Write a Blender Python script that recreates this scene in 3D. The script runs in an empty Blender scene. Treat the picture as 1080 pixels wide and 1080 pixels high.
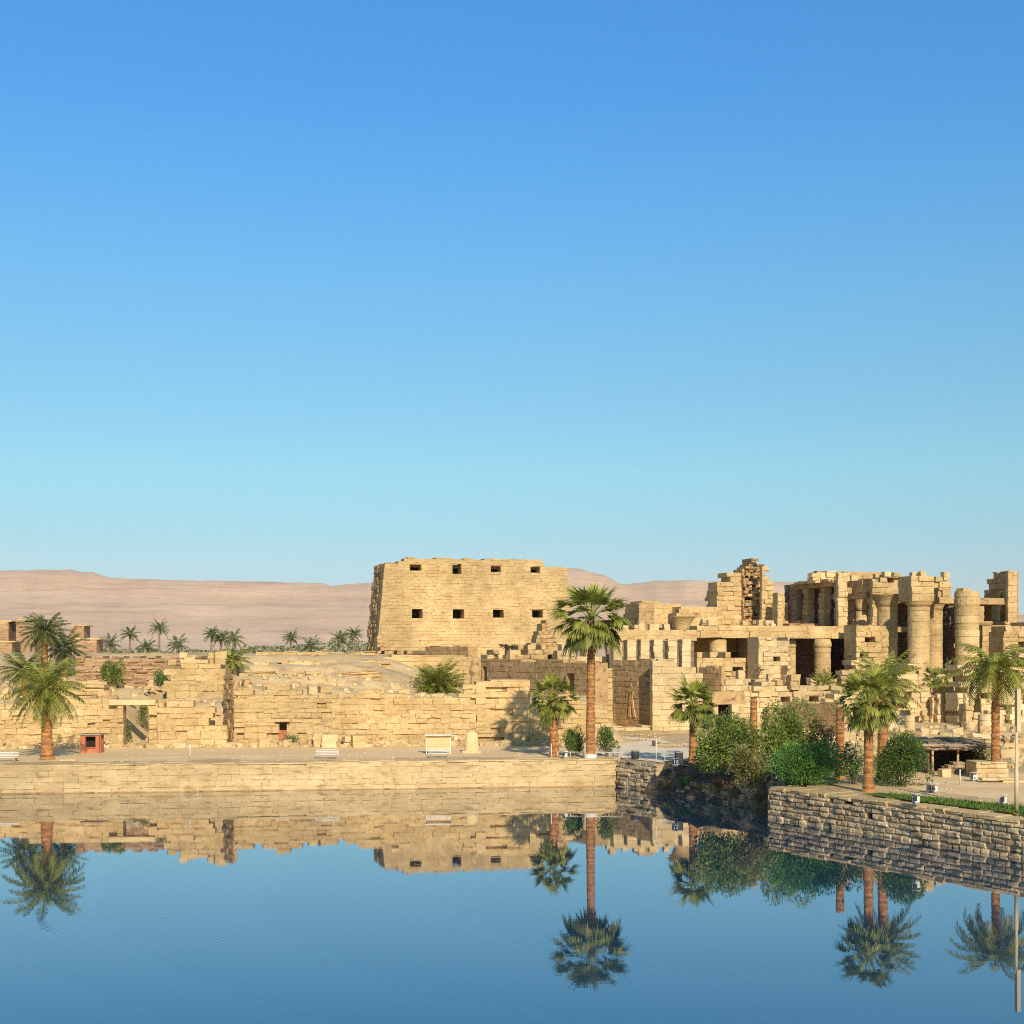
import bpy, math, random
from mathutils import Vector, Matrix, noise as mnoise

# ------------------------------------------------------------------ camera, sky, sun, exposure
SC = bpy.context.scene
COL = SC.collection
F, CX, HZ, EYE = 1400.0, 540.0, 688.0, 14.0       # focal length in photo pixels, centre column, horizon row, eye height
cam = bpy.data.cameras.new('camera'); camo = bpy.data.objects.new('camera', cam); COL.objects.link(camo)
camo.location = (0, 0, EYE); camo.rotation_euler = (math.pi/2, 0, 0)
cam.sensor_width = 36; cam.lens = 36*F/1080; cam.shift_y = (HZ-540)/1080
cam.clip_start = 0.5; cam.clip_end = 60000
SC.camera = camo
SUN_AZ, SUN_EL = math.radians(16), math.radians(30)
world = bpy.data.worlds.new('World'); SC.world = world; world.use_nodes = True
wn, wl = world.node_tree.nodes, world.node_tree.links
bg = wn['Background']; sky = wn.new('ShaderNodeTexSky'); sky.sky_type = 'NISHITA'; sky.sun_disc = False
sky.sun_elevation = SUN_EL; sky.sun_rotation = math.pi-SUN_AZ
sky.air_density = 1.0; sky.dust_density = 0.3; sky.ozone_density = 2.0
hsv = wn.new('ShaderNodeHueSaturation'); hsv.inputs['Saturation'].default_value = 1.25
wl.new(sky.outputs[0], hsv.inputs['Color'])
# clear desert air: tone the sky down towards the horizon
tc = wn.new('ShaderNodeTexCoord'); sx = wn.new('ShaderNodeSeparateXYZ'); wl.new(tc.outputs['Generated'], sx.inputs[0])
rp = wn.new('ShaderNodeValToRGB'); el_ = rp.color_ramp.elements
AIR = [(0.013, (0.288, 0.408, 0.659)), (0.049, (0.327, 0.377, 0.487)), (0.084, (0.344, 0.425, 0.456)), (0.133, (0.431, 0.536, 0.497)), (0.201, (0.498, 0.611, 0.561)), (0.267, (0.525, 0.696, 0.662)), (0.329, (0.492, 0.737, 0.76)), (0.387, (0.453, 0.745, 0.835)), (0.441, (0.46, 0.779, 0.878)), (0.62, (1.2, 1.1, 1.0))]
el_[0].position, el_[0].color = AIR[0][0], (*AIR[0][1], 1); el_[1].position, el_[1].color = AIR[-1][0], (*AIR[-1][1], 1)
for p_, c_ in AIR[1:-1]: e_ = el_.new(p_); e_.color = (*c_, 1)
wl.new(sx.outputs['Z'], rp.inputs[0])
mw = wn.new('ShaderNodeMixRGB'); mw.blend_type = 'MULTIPLY'; mw.inputs[0].default_value = 1
wl.new(hsv.outputs[0], mw.inputs[1]); wl.new(rp.outputs[0], mw.inputs[2]); wl.new(mw.outputs[0], bg.inputs[0])
bg.inputs[1].default_value = 0.15
sl = bpy.data.lights.new('sun', 'SUN'); sl.energy = 4.0; sl.angle = math.radians(0.5); sl.color = (1, 0.87, 0.70)
so = bpy.data.objects.new('sun', sl); COL.objects.link(so)
tosun = Vector((math.sin(SUN_AZ)*math.cos(SUN_EL), -math.cos(SUN_AZ)*math.cos(SUN_EL), math.sin(SUN_EL)))
so.rotation_euler = (-tosun).to_track_quat('-Z', 'Y').to_euler(); so.location = (60, -120, 120)
SC.view_settings.view_transform = 'Standard'; SC.view_settings.look = 'None'
SC.view_settings.exposure = 0.55; SC.cycles.use_denoising = False; SC.cycles.filter_width = 1.1; SC.view_settings.gamma = 1

# ------------------------------------------------------------------ helpers
R = random.Random(7)
U = lambda a, b: R.uniform(a, b)
def sm(a, b, x):
    t = max(0, min(1, (x-a)/(b-a))); return t*t*(3-2*t)
def lerp(a, b, t): return a+(b-a)*t
def GX(px, D): return (px-CX)/F*D
def GZ(py, D): return EYE-(py-HZ)/F*D
def W(px, py, D): return Vector((GX(px, D), D, GZ(py, D)))
def PX(x, y): return CX+F*x/y
def interp(tab, x):
    if x <= tab[0][0]: return tab[0][1]
    for (a, b), (c, d) in zip(tab, tab[1:]):
        if x <= c: return b+(d-b)*(x-a)/(c-a) if c > a else d
    return tab[-1][1]
TA = math.radians(17)                                  # the temple's axes lie at 17 degrees
UD = Vector((math.cos(TA), math.sin(TA))); VD = Vector((-math.sin(TA), math.cos(TA)))
SD = Vector((math.sin(TA), -math.cos(TA)))             # walk along a south face, far to near
SD2 = Vector((math.sin(math.radians(34)), -math.cos(math.radians(34))))
XD = Vector((1, 0.04)).normalized()
def span(px0, D0, px1, d):
    p = Vector((GX(px0, D0), D0)); k = (px1-CX)/F
    s = (k*p.y-p.x)/(d.x-k*d.y); return p, p+d*s

class MB:
    def __init__(s): s.V, s.Fc, s.T, s.S = [], [], [], []
    def quad(s, vs, tone=0.5, smooth=False):
        n = len(s.V); s.V += [tuple(v) for v in vs]; s.Fc.append(tuple(range(n, n+len(vs)))); s.T.append(tone); s.S.append(smooth)
    def faces(s, vs, fs, tone=0.5, smooth=False):
        n = len(s.V); s.V += [tuple(v) for v in vs]
        for f in fs: s.Fc.append(tuple(n+i for i in f)); s.T.append(tone); s.S.append(smooth)
    def box(s, c, half, rz=0, tone=0.5, jit=0, taper=1):
        ca, sa = math.cos(rz), math.sin(rz); vs = []
        for z in (-1, 1):
            for x, y in ((-1, -1), (1, -1), (1, 1), (-1, 1)):
                k = taper if z > 0 else 1
                a, b = x*half[0]*k+U(-jit, jit), y*half[1]*k+U(-jit, jit)
                vs.append((c[0]+a*ca-b*sa, c[1]+a*sa+b*ca, c[2]+z*half[2]+U(-jit, jit)))
        s.faces(vs, ((3, 2, 1, 0), (4, 5, 6, 7), (0, 1, 5, 4), (1, 2, 6, 5), (2, 3, 7, 6), (3, 0, 4, 7)), tone)
    def block(s, o, d, n, l, h, t, ch=0.05, tone=0.5, jit=0.02, v=.35):
        # a dressed stone: o = bottom-left corner of its front, d along, n outwards, chamfered front face
        o = Vector(o); d = Vector((d[0], d[1], 0)); n = Vector((n[0], n[1], 0)); z = Vector((0, 0, 1))
        j = lambda: Vector((U(-jit, jit), U(-jit, jit), U(-jit, jit)))
        c = [o-n*ch, o+d*l-n*ch, o+d*l+z*h-n*ch, o+z*h-n*ch]
        cv = ch*v
        a = [o+d*cv+z*ch+j(), o+d*(l-cv)+z*ch+j(), o+d*(l-cv)+z*(h-ch)+j(), o+d*cv+z*(h-ch)+j()]
        b = [p-n*t for p in c]
        s.faces(c+a+b, ((4, 5, 6, 7), (0, 1, 5, 4), (1, 2, 6, 5), (2, 3, 7, 6), (3, 0, 4, 7),
                        (3, 2, 10, 11), (1, 0, 8, 9), (2, 1, 9, 10), (0, 3, 11, 8), (9, 8, 11, 10)), tone)
    def lathe(s, c, prof, n=20, tone=0.5, jit=0, smooth=True, tonef=None, ell=1):
        base = len(s.V)
        ph = U(0, 6)
        for (r, z) in prof:
            for i in range(n):
                a = 2*math.pi*i/n+ph; k = r*(1+U(-jit, jit))
                s.V.append((c[0]+k*math.cos(a), c[1]+k*math.sin(a)*ell, c[2]+z))
        for q in range(len(prof)-1):
            tn = tonef(q) if tonef else tone
            for i in range(n):
                i2 = (i+1) % n
                s.Fc.append((base+q*n+i, base+q*n+i2, base+(q+1)*n+i2, base+(q+1)*n+i)); s.T.append(tn); s.S.append(smooth)
        s.Fc.append(tuple(base+(len(prof)-1)*n+i for i in range(n))); s.T.append(tone); s.S.append(False)
        s.Fc.append(tuple(base+n-1-i for i in range(n))); s.T.append(tone); s.S.append(False)
    def tube(s, pts, rads, n=7, tone=0.5):
        base = len(s.V)
        for k, p in enumerate(pts):
            p = Vector(p); q = Vector(pts[min(k+1, len(pts)-1)])-Vector(pts[max(k-1, 0)])
            q.normalize(); a = q.orthogonal().normalized(); b = q.cross(a)
            if k and a.dot(la) < 0: a, b = -a, -b
            la = a
            for i in range(n):
                t = 2*math.pi*i/n; s.V.append(tuple(p+(a*math.cos(t)+b*math.sin(t))*rads[k]))
        for k in range(len(pts)-1):
            for i in range(n):
                i2 = (i+1) % n
                s.Fc.append((base+k*n+i, base+k*n+i2, base+(k+1)*n+i2, base+(k+1)*n+i)); s.T.append(tone); s.S.append(True)
        s.Fc.append(tuple(base+(len(pts)-1)*n+i for i in range(n))); s.T.append(tone); s.S.append(False)
    def build(s, name, mat, parent=None, origin=None):
        me = bpy.data.meshes.new(name)
        if origin is None: origin = parent['_o'] if parent is not None else (0, 0, 0)
        ox, oy, oz = origin
        me.from_pydata([(x-ox, y-oy, z-oz) for x, y, z in s.V], [], s.Fc)
        me.polygons.foreach_set('use_smooth', s.S)
        at = me.attributes.new('tone', 'FLOAT', 'FACE'); at.data.foreach_set('value', s.T)
        me.materials.append(M[mat] if isinstance(mat, str) else mat)
        o = bpy.data.objects.new(name, me); COL.objects.link(o)
        if parent is not None: o.parent = parent; o['_o'] = tuple(origin)
        else: o.location = origin
        return o
def thing(name, label, cat, loc, group=None):
    o = bpy.data.objects.new(name, None); COL.objects.link(o); o.location = loc; o['_o'] = tuple(loc)
    o.empty_display_size = 0.5
    return tag(o, label, cat, group)
def tag(o, label, cat, group=None):
    o['label'] = label; o['category'] = cat
    if group: o['group'] = group
    return o
def struct(o, kind='structure'): o['kind'] = kind; return o

# ------------------------------------------------------------------ materials
M = {}
def mat(name, c0, c1, rough=0.9, scale=0.6, detail=6, bump=0.25, bscale=3.0, tone=0.35, c2=None, c2scale=2.5, c2lim=(0.55, 0.7), stretch=(1, 1, 1), spec=0.2, bdist=0.05, big=0):
    m = bpy.data.materials.new(name); m.use_nodes = True; nt = m.node_tree; nd, lk = nt.nodes, nt.links
    b = nd['Principled BSDF']; b.inputs['Roughness'].default_value = rough; b.inputs['Specular IOR Level'].default_value = spec
    g = nd.new('ShaderNodeNewGeometry'); mp = nd.new('ShaderNodeMapping'); mp.inputs['Scale'].default_value = stretch
    lk.new(g.outputs['Position'], mp.inputs[0])
    n1 = nd.new('ShaderNodeTexNoise'); n1.inputs['Scale'].default_value = scale; n1.inputs['Detail'].default_value = detail; n1.inputs['Roughness'].default_value = 0.62
    lk.new(mp.outputs[0], n1.inputs['Vector'])
    r = nd.new('ShaderNodeValToRGB'); r.color_ramp.elements[0].position = 0.32; r.color_ramp.elements[1].position = 0.68
    r.color_ramp.elements[0].color = (*c0, 1); r.color_ramp.elements[1].color = (*c1, 1); lk.new(n1.outputs[0], r.inputs[0])
    out = r.outputs[0]
    if c2:
        n2 = nd.new('ShaderNodeTexNoise'); n2.inputs['Scale'].default_value = c2scale; n2.inputs['Detail'].default_value = 8
        lk.new(mp.outputs[0], n2.inputs['Vector'])
        mr = nd.new('ShaderNodeMapRange'); mr.inputs[1].default_value, mr.inputs[2].default_value = c2lim; lk.new(n2.outputs[0], mr.inputs[0])
        mx = nd.new('ShaderNodeMixRGB'); mx.inputs[2].default_value = (*c2, 1); lk.new(mr.outputs[0], mx.inputs[0]); lk.new(out, mx.inputs[1]); out = mx.outputs[0]
    if big:
        for sc_, lo, hi, w0, w1 in ((.07, .35, .65, 1-big, 1+big), (.45, .3, .7, 1-big*.6, 1+big*.5)):
            nb = nd.new('ShaderNodeTexNoise'); nb.inputs['Scale'].default_value = sc_; nb.inputs['Detail'].default_value = 5; lk.new(g.outputs['Position'], nb.inputs['Vector'])
            mb_ = nd.new('ShaderNodeMapRange'); mb_.inputs[1].default_value, mb_.inputs[2].default_value, mb_.inputs[3].default_value, mb_.inputs[4].default_value = lo, hi, w0, w1; lk.new(nb.outputs[0], mb_.inputs[0])
            mu = nd.new('ShaderNodeMixRGB'); mu.blend_type = 'MULTIPLY'; mu.inputs[0].default_value = 1; lk.new(out, mu.inputs[1]); lk.new(mb_.outputs[0], mu.inputs[2]); out = mu.outputs[0]
        vo = nd.new('ShaderNodeTexVoronoi'); vo.inputs['Scale'].default_value = 1.1; mv = nd.new('ShaderNodeMapping'); mv.inputs['Scale'].default_value = (.9, .9, 1.2); lk.new(g.outputs['Position'], mv.inputs[0]); lk.new(mv.outputs[0], vo.inputs['Vector'])
        mp_ = nd.new('ShaderNodeMapRange'); mp_.inputs[1].default_value, mp_.inputs[2].default_value, mp_.inputs[3].default_value, mp_.inputs[4].default_value = .07, .17, .45, 1; lk.new(vo.outputs['Distance'], mp_.inputs[0])
        mu = nd.new('ShaderNodeMixRGB'); mu.blend_type = 'MULTIPLY'; mu.inputs[0].default_value = .75; lk.new(out, mu.inputs[1]); lk.new(mp_.outputs[0], mu.inputs[2]); out = mu.outputs[0]
    if tone:
        a = nd.new('ShaderNodeAttribute'); a.attribute_name = 'tone'
        mr = nd.new('ShaderNodeMapRange'); mr.inputs[3].default_value, mr.inputs[4].default_value = 1-tone, 1+tone; lk.new(a.outputs['Fac'], mr.inputs[0])
        mu = nd.new('ShaderNodeMixRGB'); mu.blend_type = 'MULTIPLY'; mu.inputs[0].default_value = 1
        lk.new(out, mu.inputs[1]); lk.new(mr.outputs[0], mu.inputs[2]); out = mu.outputs[0]
    lk.new(out, b.inputs['Base Color'])
    if bump:
        n3 = nd.new('ShaderNodeTexNoise'); n3.inputs['Scale'].default_value = bscale; n3.inputs['Detail'].default_value = 8; n3.inputs['Roughness'].default_value = 0.7
        lk.new(mp.outputs[0], n3.inputs['Vector'])
        bp = nd.new('ShaderNodeBump'); bp.inputs['Strength'].default_value = bump; bp.inputs['Distance'].default_value = bdist*4
        lk.new(n3.outputs[0], bp.inputs['Height']); lk.new(bp.outputs[0], b.inputs['Normal'])
    M[name] = m; return m
ST = (1, 1, 1.5)
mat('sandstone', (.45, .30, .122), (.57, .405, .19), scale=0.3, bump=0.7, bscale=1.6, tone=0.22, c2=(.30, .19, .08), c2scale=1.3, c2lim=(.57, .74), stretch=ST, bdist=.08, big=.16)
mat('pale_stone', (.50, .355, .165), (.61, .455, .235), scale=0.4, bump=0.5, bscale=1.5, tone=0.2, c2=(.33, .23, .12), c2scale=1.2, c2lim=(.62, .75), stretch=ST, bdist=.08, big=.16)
mat('brown_stone', (.36, .225, .095), (.47, .31, .14), scale=0.5, bump=0.5, bscale=1.8, tone=0.25, c2=(.16, .10, .06), c2scale=1.2, c2lim=(.55, .72), stretch=ST, bdist=.08, big=.16)  # brown stone; on faces turned from the sun it also carries their shade
mat('quay_stone', (.43, .30, .135), (.54, .395, .20), scale=0.25, bump=0.5, bscale=1.2, tone=0.12, c2=(.33, .22, .10), c2scale=.8, c2lim=(.55, .72), stretch=(1, 1, 2.4), bdist=.08, big=.16)
mat('rough_quay', (.36, .25, .135), (.56, .415, .245), scale=0.9, bump=0.8, bscale=2.5, tone=0.45, c2=(.10, .075, .05), c2scale=1.3, c2lim=(.54, .7), bdist=.1)
mat('mud_brick', (.33, .20, .10), (.43, .275, .15), scale=0.4, bump=0.6, bscale=1.8, tone=0.3, c2=(.22, .13, .07), c2scale=.7, c2lim=(.55, .7), stretch=(1, 1, 3), bdist=.08, big=.16)
mat('sand', (.45, .31, .14), (.56, .40, .195), scale=0.12, bump=0.5, bscale=1.3, tone=0, c2=(.34, .23, .12), c2scale=.35, c2lim=(.52, .7), bdist=.1, big=.14)
mat('dirt_path', (.57, .385, .175), (.67, .465, .23), scale=0.2, bump=0.3, bscale=2, tone=0, c2=(.68, .49, .27), c2scale=.25, c2lim=(.5, .65), stretch=(.35, 1, 1))
mat('paving', (.60, .47, .30), (.70, .56, .37), scale=0.5, bump=0.15, bscale=4, tone=0)
mat('hill_rock', (.44, .29, .175), (.56, .39, .25), scale=0.012, bump=1.0, bscale=0.022, tone=0, c2=(.37, .245, .155), c2scale=.03, c2lim=(.52, .74), stretch=(.13, .13, 1.6), bdist=3)
mat('dark_bank', (.06, .045, .03), (.16, .12, .08), scale=1.2, bump=1, bscale=2, tone=0.4, c2=(.03, .025, .02), bdist=.15)  # dark basalt, with the shade of the shrubs also put into the colour
mat('bark', (.32, .14, .045), (.45, .21, .07), scale=1.5, bump=0.8, bscale=4, tone=0.4, stretch=(1, 1, 3), c2=(.16, .08, .045), c2scale=2, c2lim=(.55, .7))
mat('bark_shade_grey', (.18, .12, .08), (.28, .19, .12), scale=1.5, bump=0.8, bscale=4, tone=0.4, stretch=(1, 1, 3))  # grey bark; also colours walls dark where they stand in for shade
def leaf(name, c0, c1, tone=0.55):
    m = mat(name, c0, c1, rough=0.5, scale=0.7, detail=3, bump=0, tone=tone, spec=0.3); nt = m.node_tree; b = nt.nodes['Principled BSDF']
    tr_ = nt.nodes.new('ShaderNodeBsdfTranslucent'); mx = nt.nodes.new('ShaderNodeMixShader'); mx.inputs[0].default_value = .35
    nt.links.new(b.inputs['Base Color'].links[0].from_socket, tr_.inputs[0]); nt.links.new(b.outputs[0], mx.inputs[1]); nt.links.new(tr_.outputs[0], mx.inputs[2])
    nt.links.new(mx.outputs[0], nt.nodes['Material Output'].inputs[0]); return m
leaf('date_leaf', (.17, .19, .025), (.30, .29, .05))
leaf('date_leaf_dark', (.10, .125, .03), (.165, .185, .05))
leaf('fan_leaf', (.19, .21, .028), (.32, .31, .055))
leaf('dead_leaf', (.26, .16, .06), (.36, .235, .09))
leaf('bush_green', (.14, .20, .03), (.24, .29, .055))
leaf('bush_dark', (.065, .12, .02), (.13, .19, .035))
leaf('hedge_leaf', (.075, .19, .03), (.15, .28, .055))
leaf('bush_dry', (.20, .14, .06), (.30, .22, .10))
leaf('bush_red', (.09, .055, .03), (.17, .10, .06))
leaf('far_leaf', (.12, .15, .045), (.19, .21, .07))
leaf('lawn', (.08, .15, .015), (.14, .20, .03))
mat('white_paint', (.52, .49, .43), (.60, .57, .50), rough=.6, bump=.05, tone=.1)
mat('grey_metal', (.20, .19, .18), (.26, .25, .23), rough=.5, bump=.05, tone=.1)
mat('black_metal', (.03, .03, .03), (.05, .05, .05), rough=.5, bump=.05, tone=.1)
mat('red_brick', (.38, .13, .06), (.48, .19, .09), bump=.3, tone=.3)
mat('shade_black', (.02, .015, .012), (.03, .022, .016), bump=0, tone=0)  # near-black colour standing in for unlit depth behind openings
mat('thatch', (.26, .19, .12), (.40, .31, .21), scale=1.5, bump=.9, bscale=4, tone=.35, stretch=(1, 3, 1))
mat('wood', (.42, .28, .14), (.52, .36, .19), bump=.3, tone=.1)
mat('cream_paint', (.46, .35, .18), (.54, .42, .23), rough=.6, bump=.05, tone=.1)

# water
m = bpy.data.materials.new('lake_water'); m.use_nodes = True; nd, lk = m.node_tree.nodes, m.node_tree.links
b = nd['Principled BSDF']; b.inputs['Base Color'].default_value = (.02, .075, .12, 1); b.inputs['Roughness'].default_value = 0.0; b.inputs['IOR'].default_value = 1.8
g = nd.new('ShaderNodeNewGeometry')
mp = nd.new('ShaderNodeMapping'); mp.inputs['Scale'].default_value = (.5, 1.4, 1); lk.new(g.outputs['Position'], mp.inputs[0])
n1 = nd.new('ShaderNodeTexNoise'); n1.inputs['Scale'].default_value = 1.1; n1.inputs['Detail'].default_value = 4; lk.new(mp.outputs[0], n1.inputs['Vector'])
# one ring of ripples spreading on the lake
vm = nd.new('ShaderNodeVectorMath'); vm.operation = 'DISTANCE'; vm.inputs[1].default_value = (-18.5, 66.5, 0); lk.new(g.outputs['Position'], vm.inputs[0])
w1 = nd.new('ShaderNodeMath'); w1.operation = 'MULTIPLY'; w1.inputs[1].default_value = 16; lk.new(vm.outputs['Value'], w1.inputs[0])
w2 = nd.new('ShaderNodeMath'); w2.operation = 'SINE'; lk.new(w1.outputs[0], w2.inputs[0])
rr = nd.new('ShaderNodeValToRGB'); e = rr.color_ramp.elements; e[0].position = .0; e[0].color = (0, 0, 0, 1); e[1].position = .2; e[1].color = (.5, .5, .5, 1)
x = e.new(.5); x.color = (1, 1, 1, 1); x = e.new(.75); x.color = (0, 0, 0, 1)
dv = nd.new('ShaderNodeMath'); dv.operation = 'DIVIDE'; dv.inputs[1].default_value = 9; lk.new(vm.outputs['Value'], dv.inputs[0]); lk.new(dv.outputs[0], rr.inputs[0])
w3 = nd.new('ShaderNodeMath'); w3.operation = 'MULTIPLY'; lk.new(w2.outputs[0], w3.inputs[0]); lk.new(rr.outputs[0], w3.inputs[1])
w4 = nd.new('ShaderNodeMath'); w4.operation = 'MULTIPLY_ADD'; w4.inputs[1].default_value = 1.7; nb = nd.new('ShaderNodeTexNoise'); nb.inputs['Scale'].default_value = .35; lk.new(g.outputs['Position'], nb.inputs['Vector'])
mb_ = nd.new('ShaderNodeMapRange'); mb_.inputs[1].default_value, mb_.inputs[2].default_value = .47, .6; lk.new(nb.outputs[0], mb_.inputs[0])
w5 = nd.new('ShaderNodeMath'); w5.operation = 'MULTIPLY'; lk.new(w3.outputs[0], w5.inputs[0]); lk.new(mb_.outputs[0], w5.inputs[1])
lk.new(w5.outputs[0], w4.inputs[0]); lk.new(n1.outputs[0], w4.inputs[2])
bp = nd.new('ShaderNodeBump'); bp.inputs['Strength'].default_value = 1; bp.inputs['Distance'].default_value = 0.0010; lk.new(w4.outputs[0], bp.inputs['Height']); lw = nd.new('ShaderNodeLayerWeight'); lw.inputs[0].default_value = .5; lk.new(bp.outputs[0], lw.inputs['Normal'])
mr = nd.new('ShaderNodeMapRange'); mr.inputs[1].default_value, mr.inputs[2].default_value, mr.inputs[3].default_value, mr.inputs[4].default_value = .60, .92, .04, .97; lk.new(lw.outputs['Facing'], mr.inputs[0])
gl = nd.new('ShaderNodeBsdfGlossy'); gl.inputs['Roughness'].default_value = 0.0; lk.new(bp.outputs[0], gl.inputs['Normal'])
df = nd.new('ShaderNodeBsdfDiffuse'); df.inputs['Color'].default_value = (.006, .055, .105, 1)
mx = nd.new('ShaderNodeMixShader'); lk.new(mr.outputs[0], mx.inputs[0]); lk.new(df.outputs[0], mx.inputs[1]); lk.new(gl.outputs[0], mx.inputs[2]); lk.new(mx.outputs[0], nd['Material Output'].inputs[0]); nd.remove(b)
M['lake_water'] = m

# ------------------------------------------------------------------ the setting: ground, lake, hills
QA, QB = Vector((GX(0, 131), 131)), Vector((GX(650, 139), 139))
QS = (QB.y-QA.y)/(QB.x-QA.x)
Q2, Q2b = Vector((GX(694, 133.5), 133.5)), Vector((GX(808, 119), 119))
Q3, Q4 = Vector((GX(812, 112), 112)), Vector((GX(1080, 89.9), 89.9))
QD = (Q4-Q3).normalized(); Q5 = Q3+QD*125
LAKE = [Vector((-140, QA.y+QS*(-140-QA.x))), QB, Q2, Q2b, Q3, Q5, Vector((Q5.x, 6)), Vector((-140, 6))]
def in_lake(x, y):
    c = False; n = len(LAKE)
    for i in range(n):
        a, b = LAKE[i], LAKE[(i+1) % n]
        if (a.y > y) != (b.y > y) and x < (b.x-a.x)*(y-a.y)/(b.y-a.y)+a.x: c = not c
    return c
def edge_dist(x, y):
    p = Vector((x, y)); d = 1e9
    for i in range(len(LAKE)):
        a, b = LAKE[i], LAKE[(i+1) % len(LAKE)]; t = max(0, min(1, (p-a).dot(b-a)/(b-a).length_squared)); d = min(d, (p-a-(b-a)*t).length)
    return d
def seg_dist(x, y, a, b):
    p = Vector((x, y)); t = max(0, min(1, (p-a).dot(b-a)/(b-a).length_squared)); return (p-a-(b-a)*t).length
BY = lambda x: 161+0.08*x                                   # the line of the old wall behind the terrace
def gh(x, y, fine=True):
    if in_lake(x, y) or (20 < y < 145 and edge_dist(x, y) < 1.1): return -1.5
    z = 2.8
    bd = seg_dist(x, y, Q2, Q2b)
    if bd < 6: return lerp(-1.5, 2.8, sm(2.0, 6, bd))
    right = 1.7*sm(185, 245, y)
    yy = y-BY(x)
    pl = 5.0*sm(1.2, 5, yy)
    gate = sm(3.2, 2.0, abs(x+44.6))*sm(30, 16, yy); pl *= 1-gate*0.93
    yw = yy+3*mnoise.noise(Vector((x*.06, 2, 2)))+1.2*mnoise.noise(Vector((x*.3, y*.3, 8)))
    md = sm(-4, -26, x)*(1.3*sm(15, 19, yw)+1.4*sm(28, 31, yw)+1.5*sm(40, 44, yw)+1.6*sm(53, 58, yw))
    fade = sm(330, 275, y)
    z += lerp(right, pl+md, sm(14.5, 9.5, x+0.0*y))*fade
    if x < 11: z += .75*sm(-2.4, -.2, yy)*sm(.3, -.2, yy)*max(0, .4+mnoise.noise(Vector((x*.22, 3, 1)))*1.6)*sm(2.2, 4, abs(x+44.6))
    if fine and y > 166 and yy > 3: z += 0.5*mnoise.noise(Vector((x*.13, y*.13, 1)))*fade+0.3*mnoise.noise(Vector((x*.4, y*.4, 5)))*fade
    if x > 12 and y > 150: z += 0.25*mnoise.noise(Vector((x*.2, y*.2, 2)))*sm(150, 170, y)
    # the unwalled bank in the corner of the lake slopes to the water
    return z
def rng(a, b, s): return [a+(b-a)*i/int((b-a)/s) for i in range(int((b-a)/s)+1)]
xs = [-9000, -4000, -2000, -1000, -500, -300, -200, -140]+rng(-118, 118, 1.5)+[140, 200, 300, 500, 1000, 2000, 4000, 9000]
ys = [-400, -100, 0]+rng(20, 118, 2)+rng(119, 262, 1.2)+rng(266, 340, 6)+[380, 450, 600, 900, 1500, 2500, 4000, 9000]
g = MB(); nx = len(xs)
for y in ys:
    for x in xs: g.V.append((x, y, gh(x, y)))
for j in range(len(ys)-1):
    for i in range(nx-1):
        g.Fc.append((j*nx+i, j*nx+i+1, (j+1)*nx+i+1, (j+1)*nx+i)); g.T.append(.5); g.S.append(True)
struct(g.build('ground', 'sand'))
w = MB(); w.quad([(-139, 7, 0), (Q5.x-1, 7, 0), (Q5.x-1, 142, 0), (-139, 142, 0)])
struct(w.build('lake_water', 'lake_water'))
# dirt road on the terrace and the paved square at its end
def sheet(name, poly, z, m):
    s = MB(); s.quad([(p[0], p[1], z) for p in poly]); return struct(s.build(name, m))
qy = lambda x: QA.y+QS*(x-QA.x)
sheet('dirt_road', [(-130, qy(-130)+3.6), (-20, qy(-20)+3.6), (9.5, qy(9.5)+3.4), (10, 158), (-10, 158.3), (-60, 153.6), (-130, 148)], 2.806, 'dirt_path')
sheet('paved_square', [(9.5, 142.5), (12.5, 139.5), (17, 131.5), (23.2, 124), (27, 128), (21, 150), (19, 172), (13.5, 178), (11.3, 160)], 2.812, 'paving')
A = Q3+QD*3
sheet('road', [(32, 111), (31, 121), (38, 125), (62, 121), (62, 60), (46.5, 82), (43, 89)], 2.806, 'dirt_path')

# hills on the far side of the river
RIDGE = [(-500, 606), (-200, 602), (0, 601), (40, 600), (75, 600), (84, 603), (95, 602), (112, 608), (180, 611), (250, 612), (290, 613), (340, 614), (350, 617), (362, 615.5), (390, 614), (480, 608), (560, 600), (605, 598), (615, 600), (640, 607), (656, 616), (668, 614), (690, 611.5), (760, 612), (830, 613), (900, 618), (960, 632), (1080, 648), (1300, 655), (1800, 650)]
hm = MB(); NX, NY = 330, 26
for j in range(NY):
    t = j/(NY-1)
    for i in range(NX):
        px = -700+2500*i/(NX-1); D = 3600+2000*t
        top = GZ(interp(RIDGE, px), 5000)
        e = mnoise.noise(Vector((px*.02, t*3, 3)))+.5*mnoise.noise(Vector((px*.06, t*5, 7)))+.3*mnoise.noise(Vector((px*.16, t*7, 9)))
        prof = interp([(0, 0.0), (.2, .14), (.4, .42), (.5, .62), (.56, .70), (.62, .9), (.7, 1.0), (1, .96)], t)
        D += 90*e*sm(0, .3, t)*sm(.98, .6, t)
        z = 2+(top-2)*prof*(1+.05*e*(1-sm(.55, .7, t)))
        if t >= .7: z = top*(prof)+3*mnoise.noise(Vector((px*.2, 4, 4)))
        hm.V.append((GX(px, 5000)*D/5000, D, z))
for j in range(NY-1):
    for i in range(NX-1): hm.Fc.append((j*NX+i, j*NX+i+1, (j+1)*NX+i+1, (j+1)*NX+i)); hm.T.append(.5); hm.S.append(True)
struct(hm.build('hills', 'hill_rock'))

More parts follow.
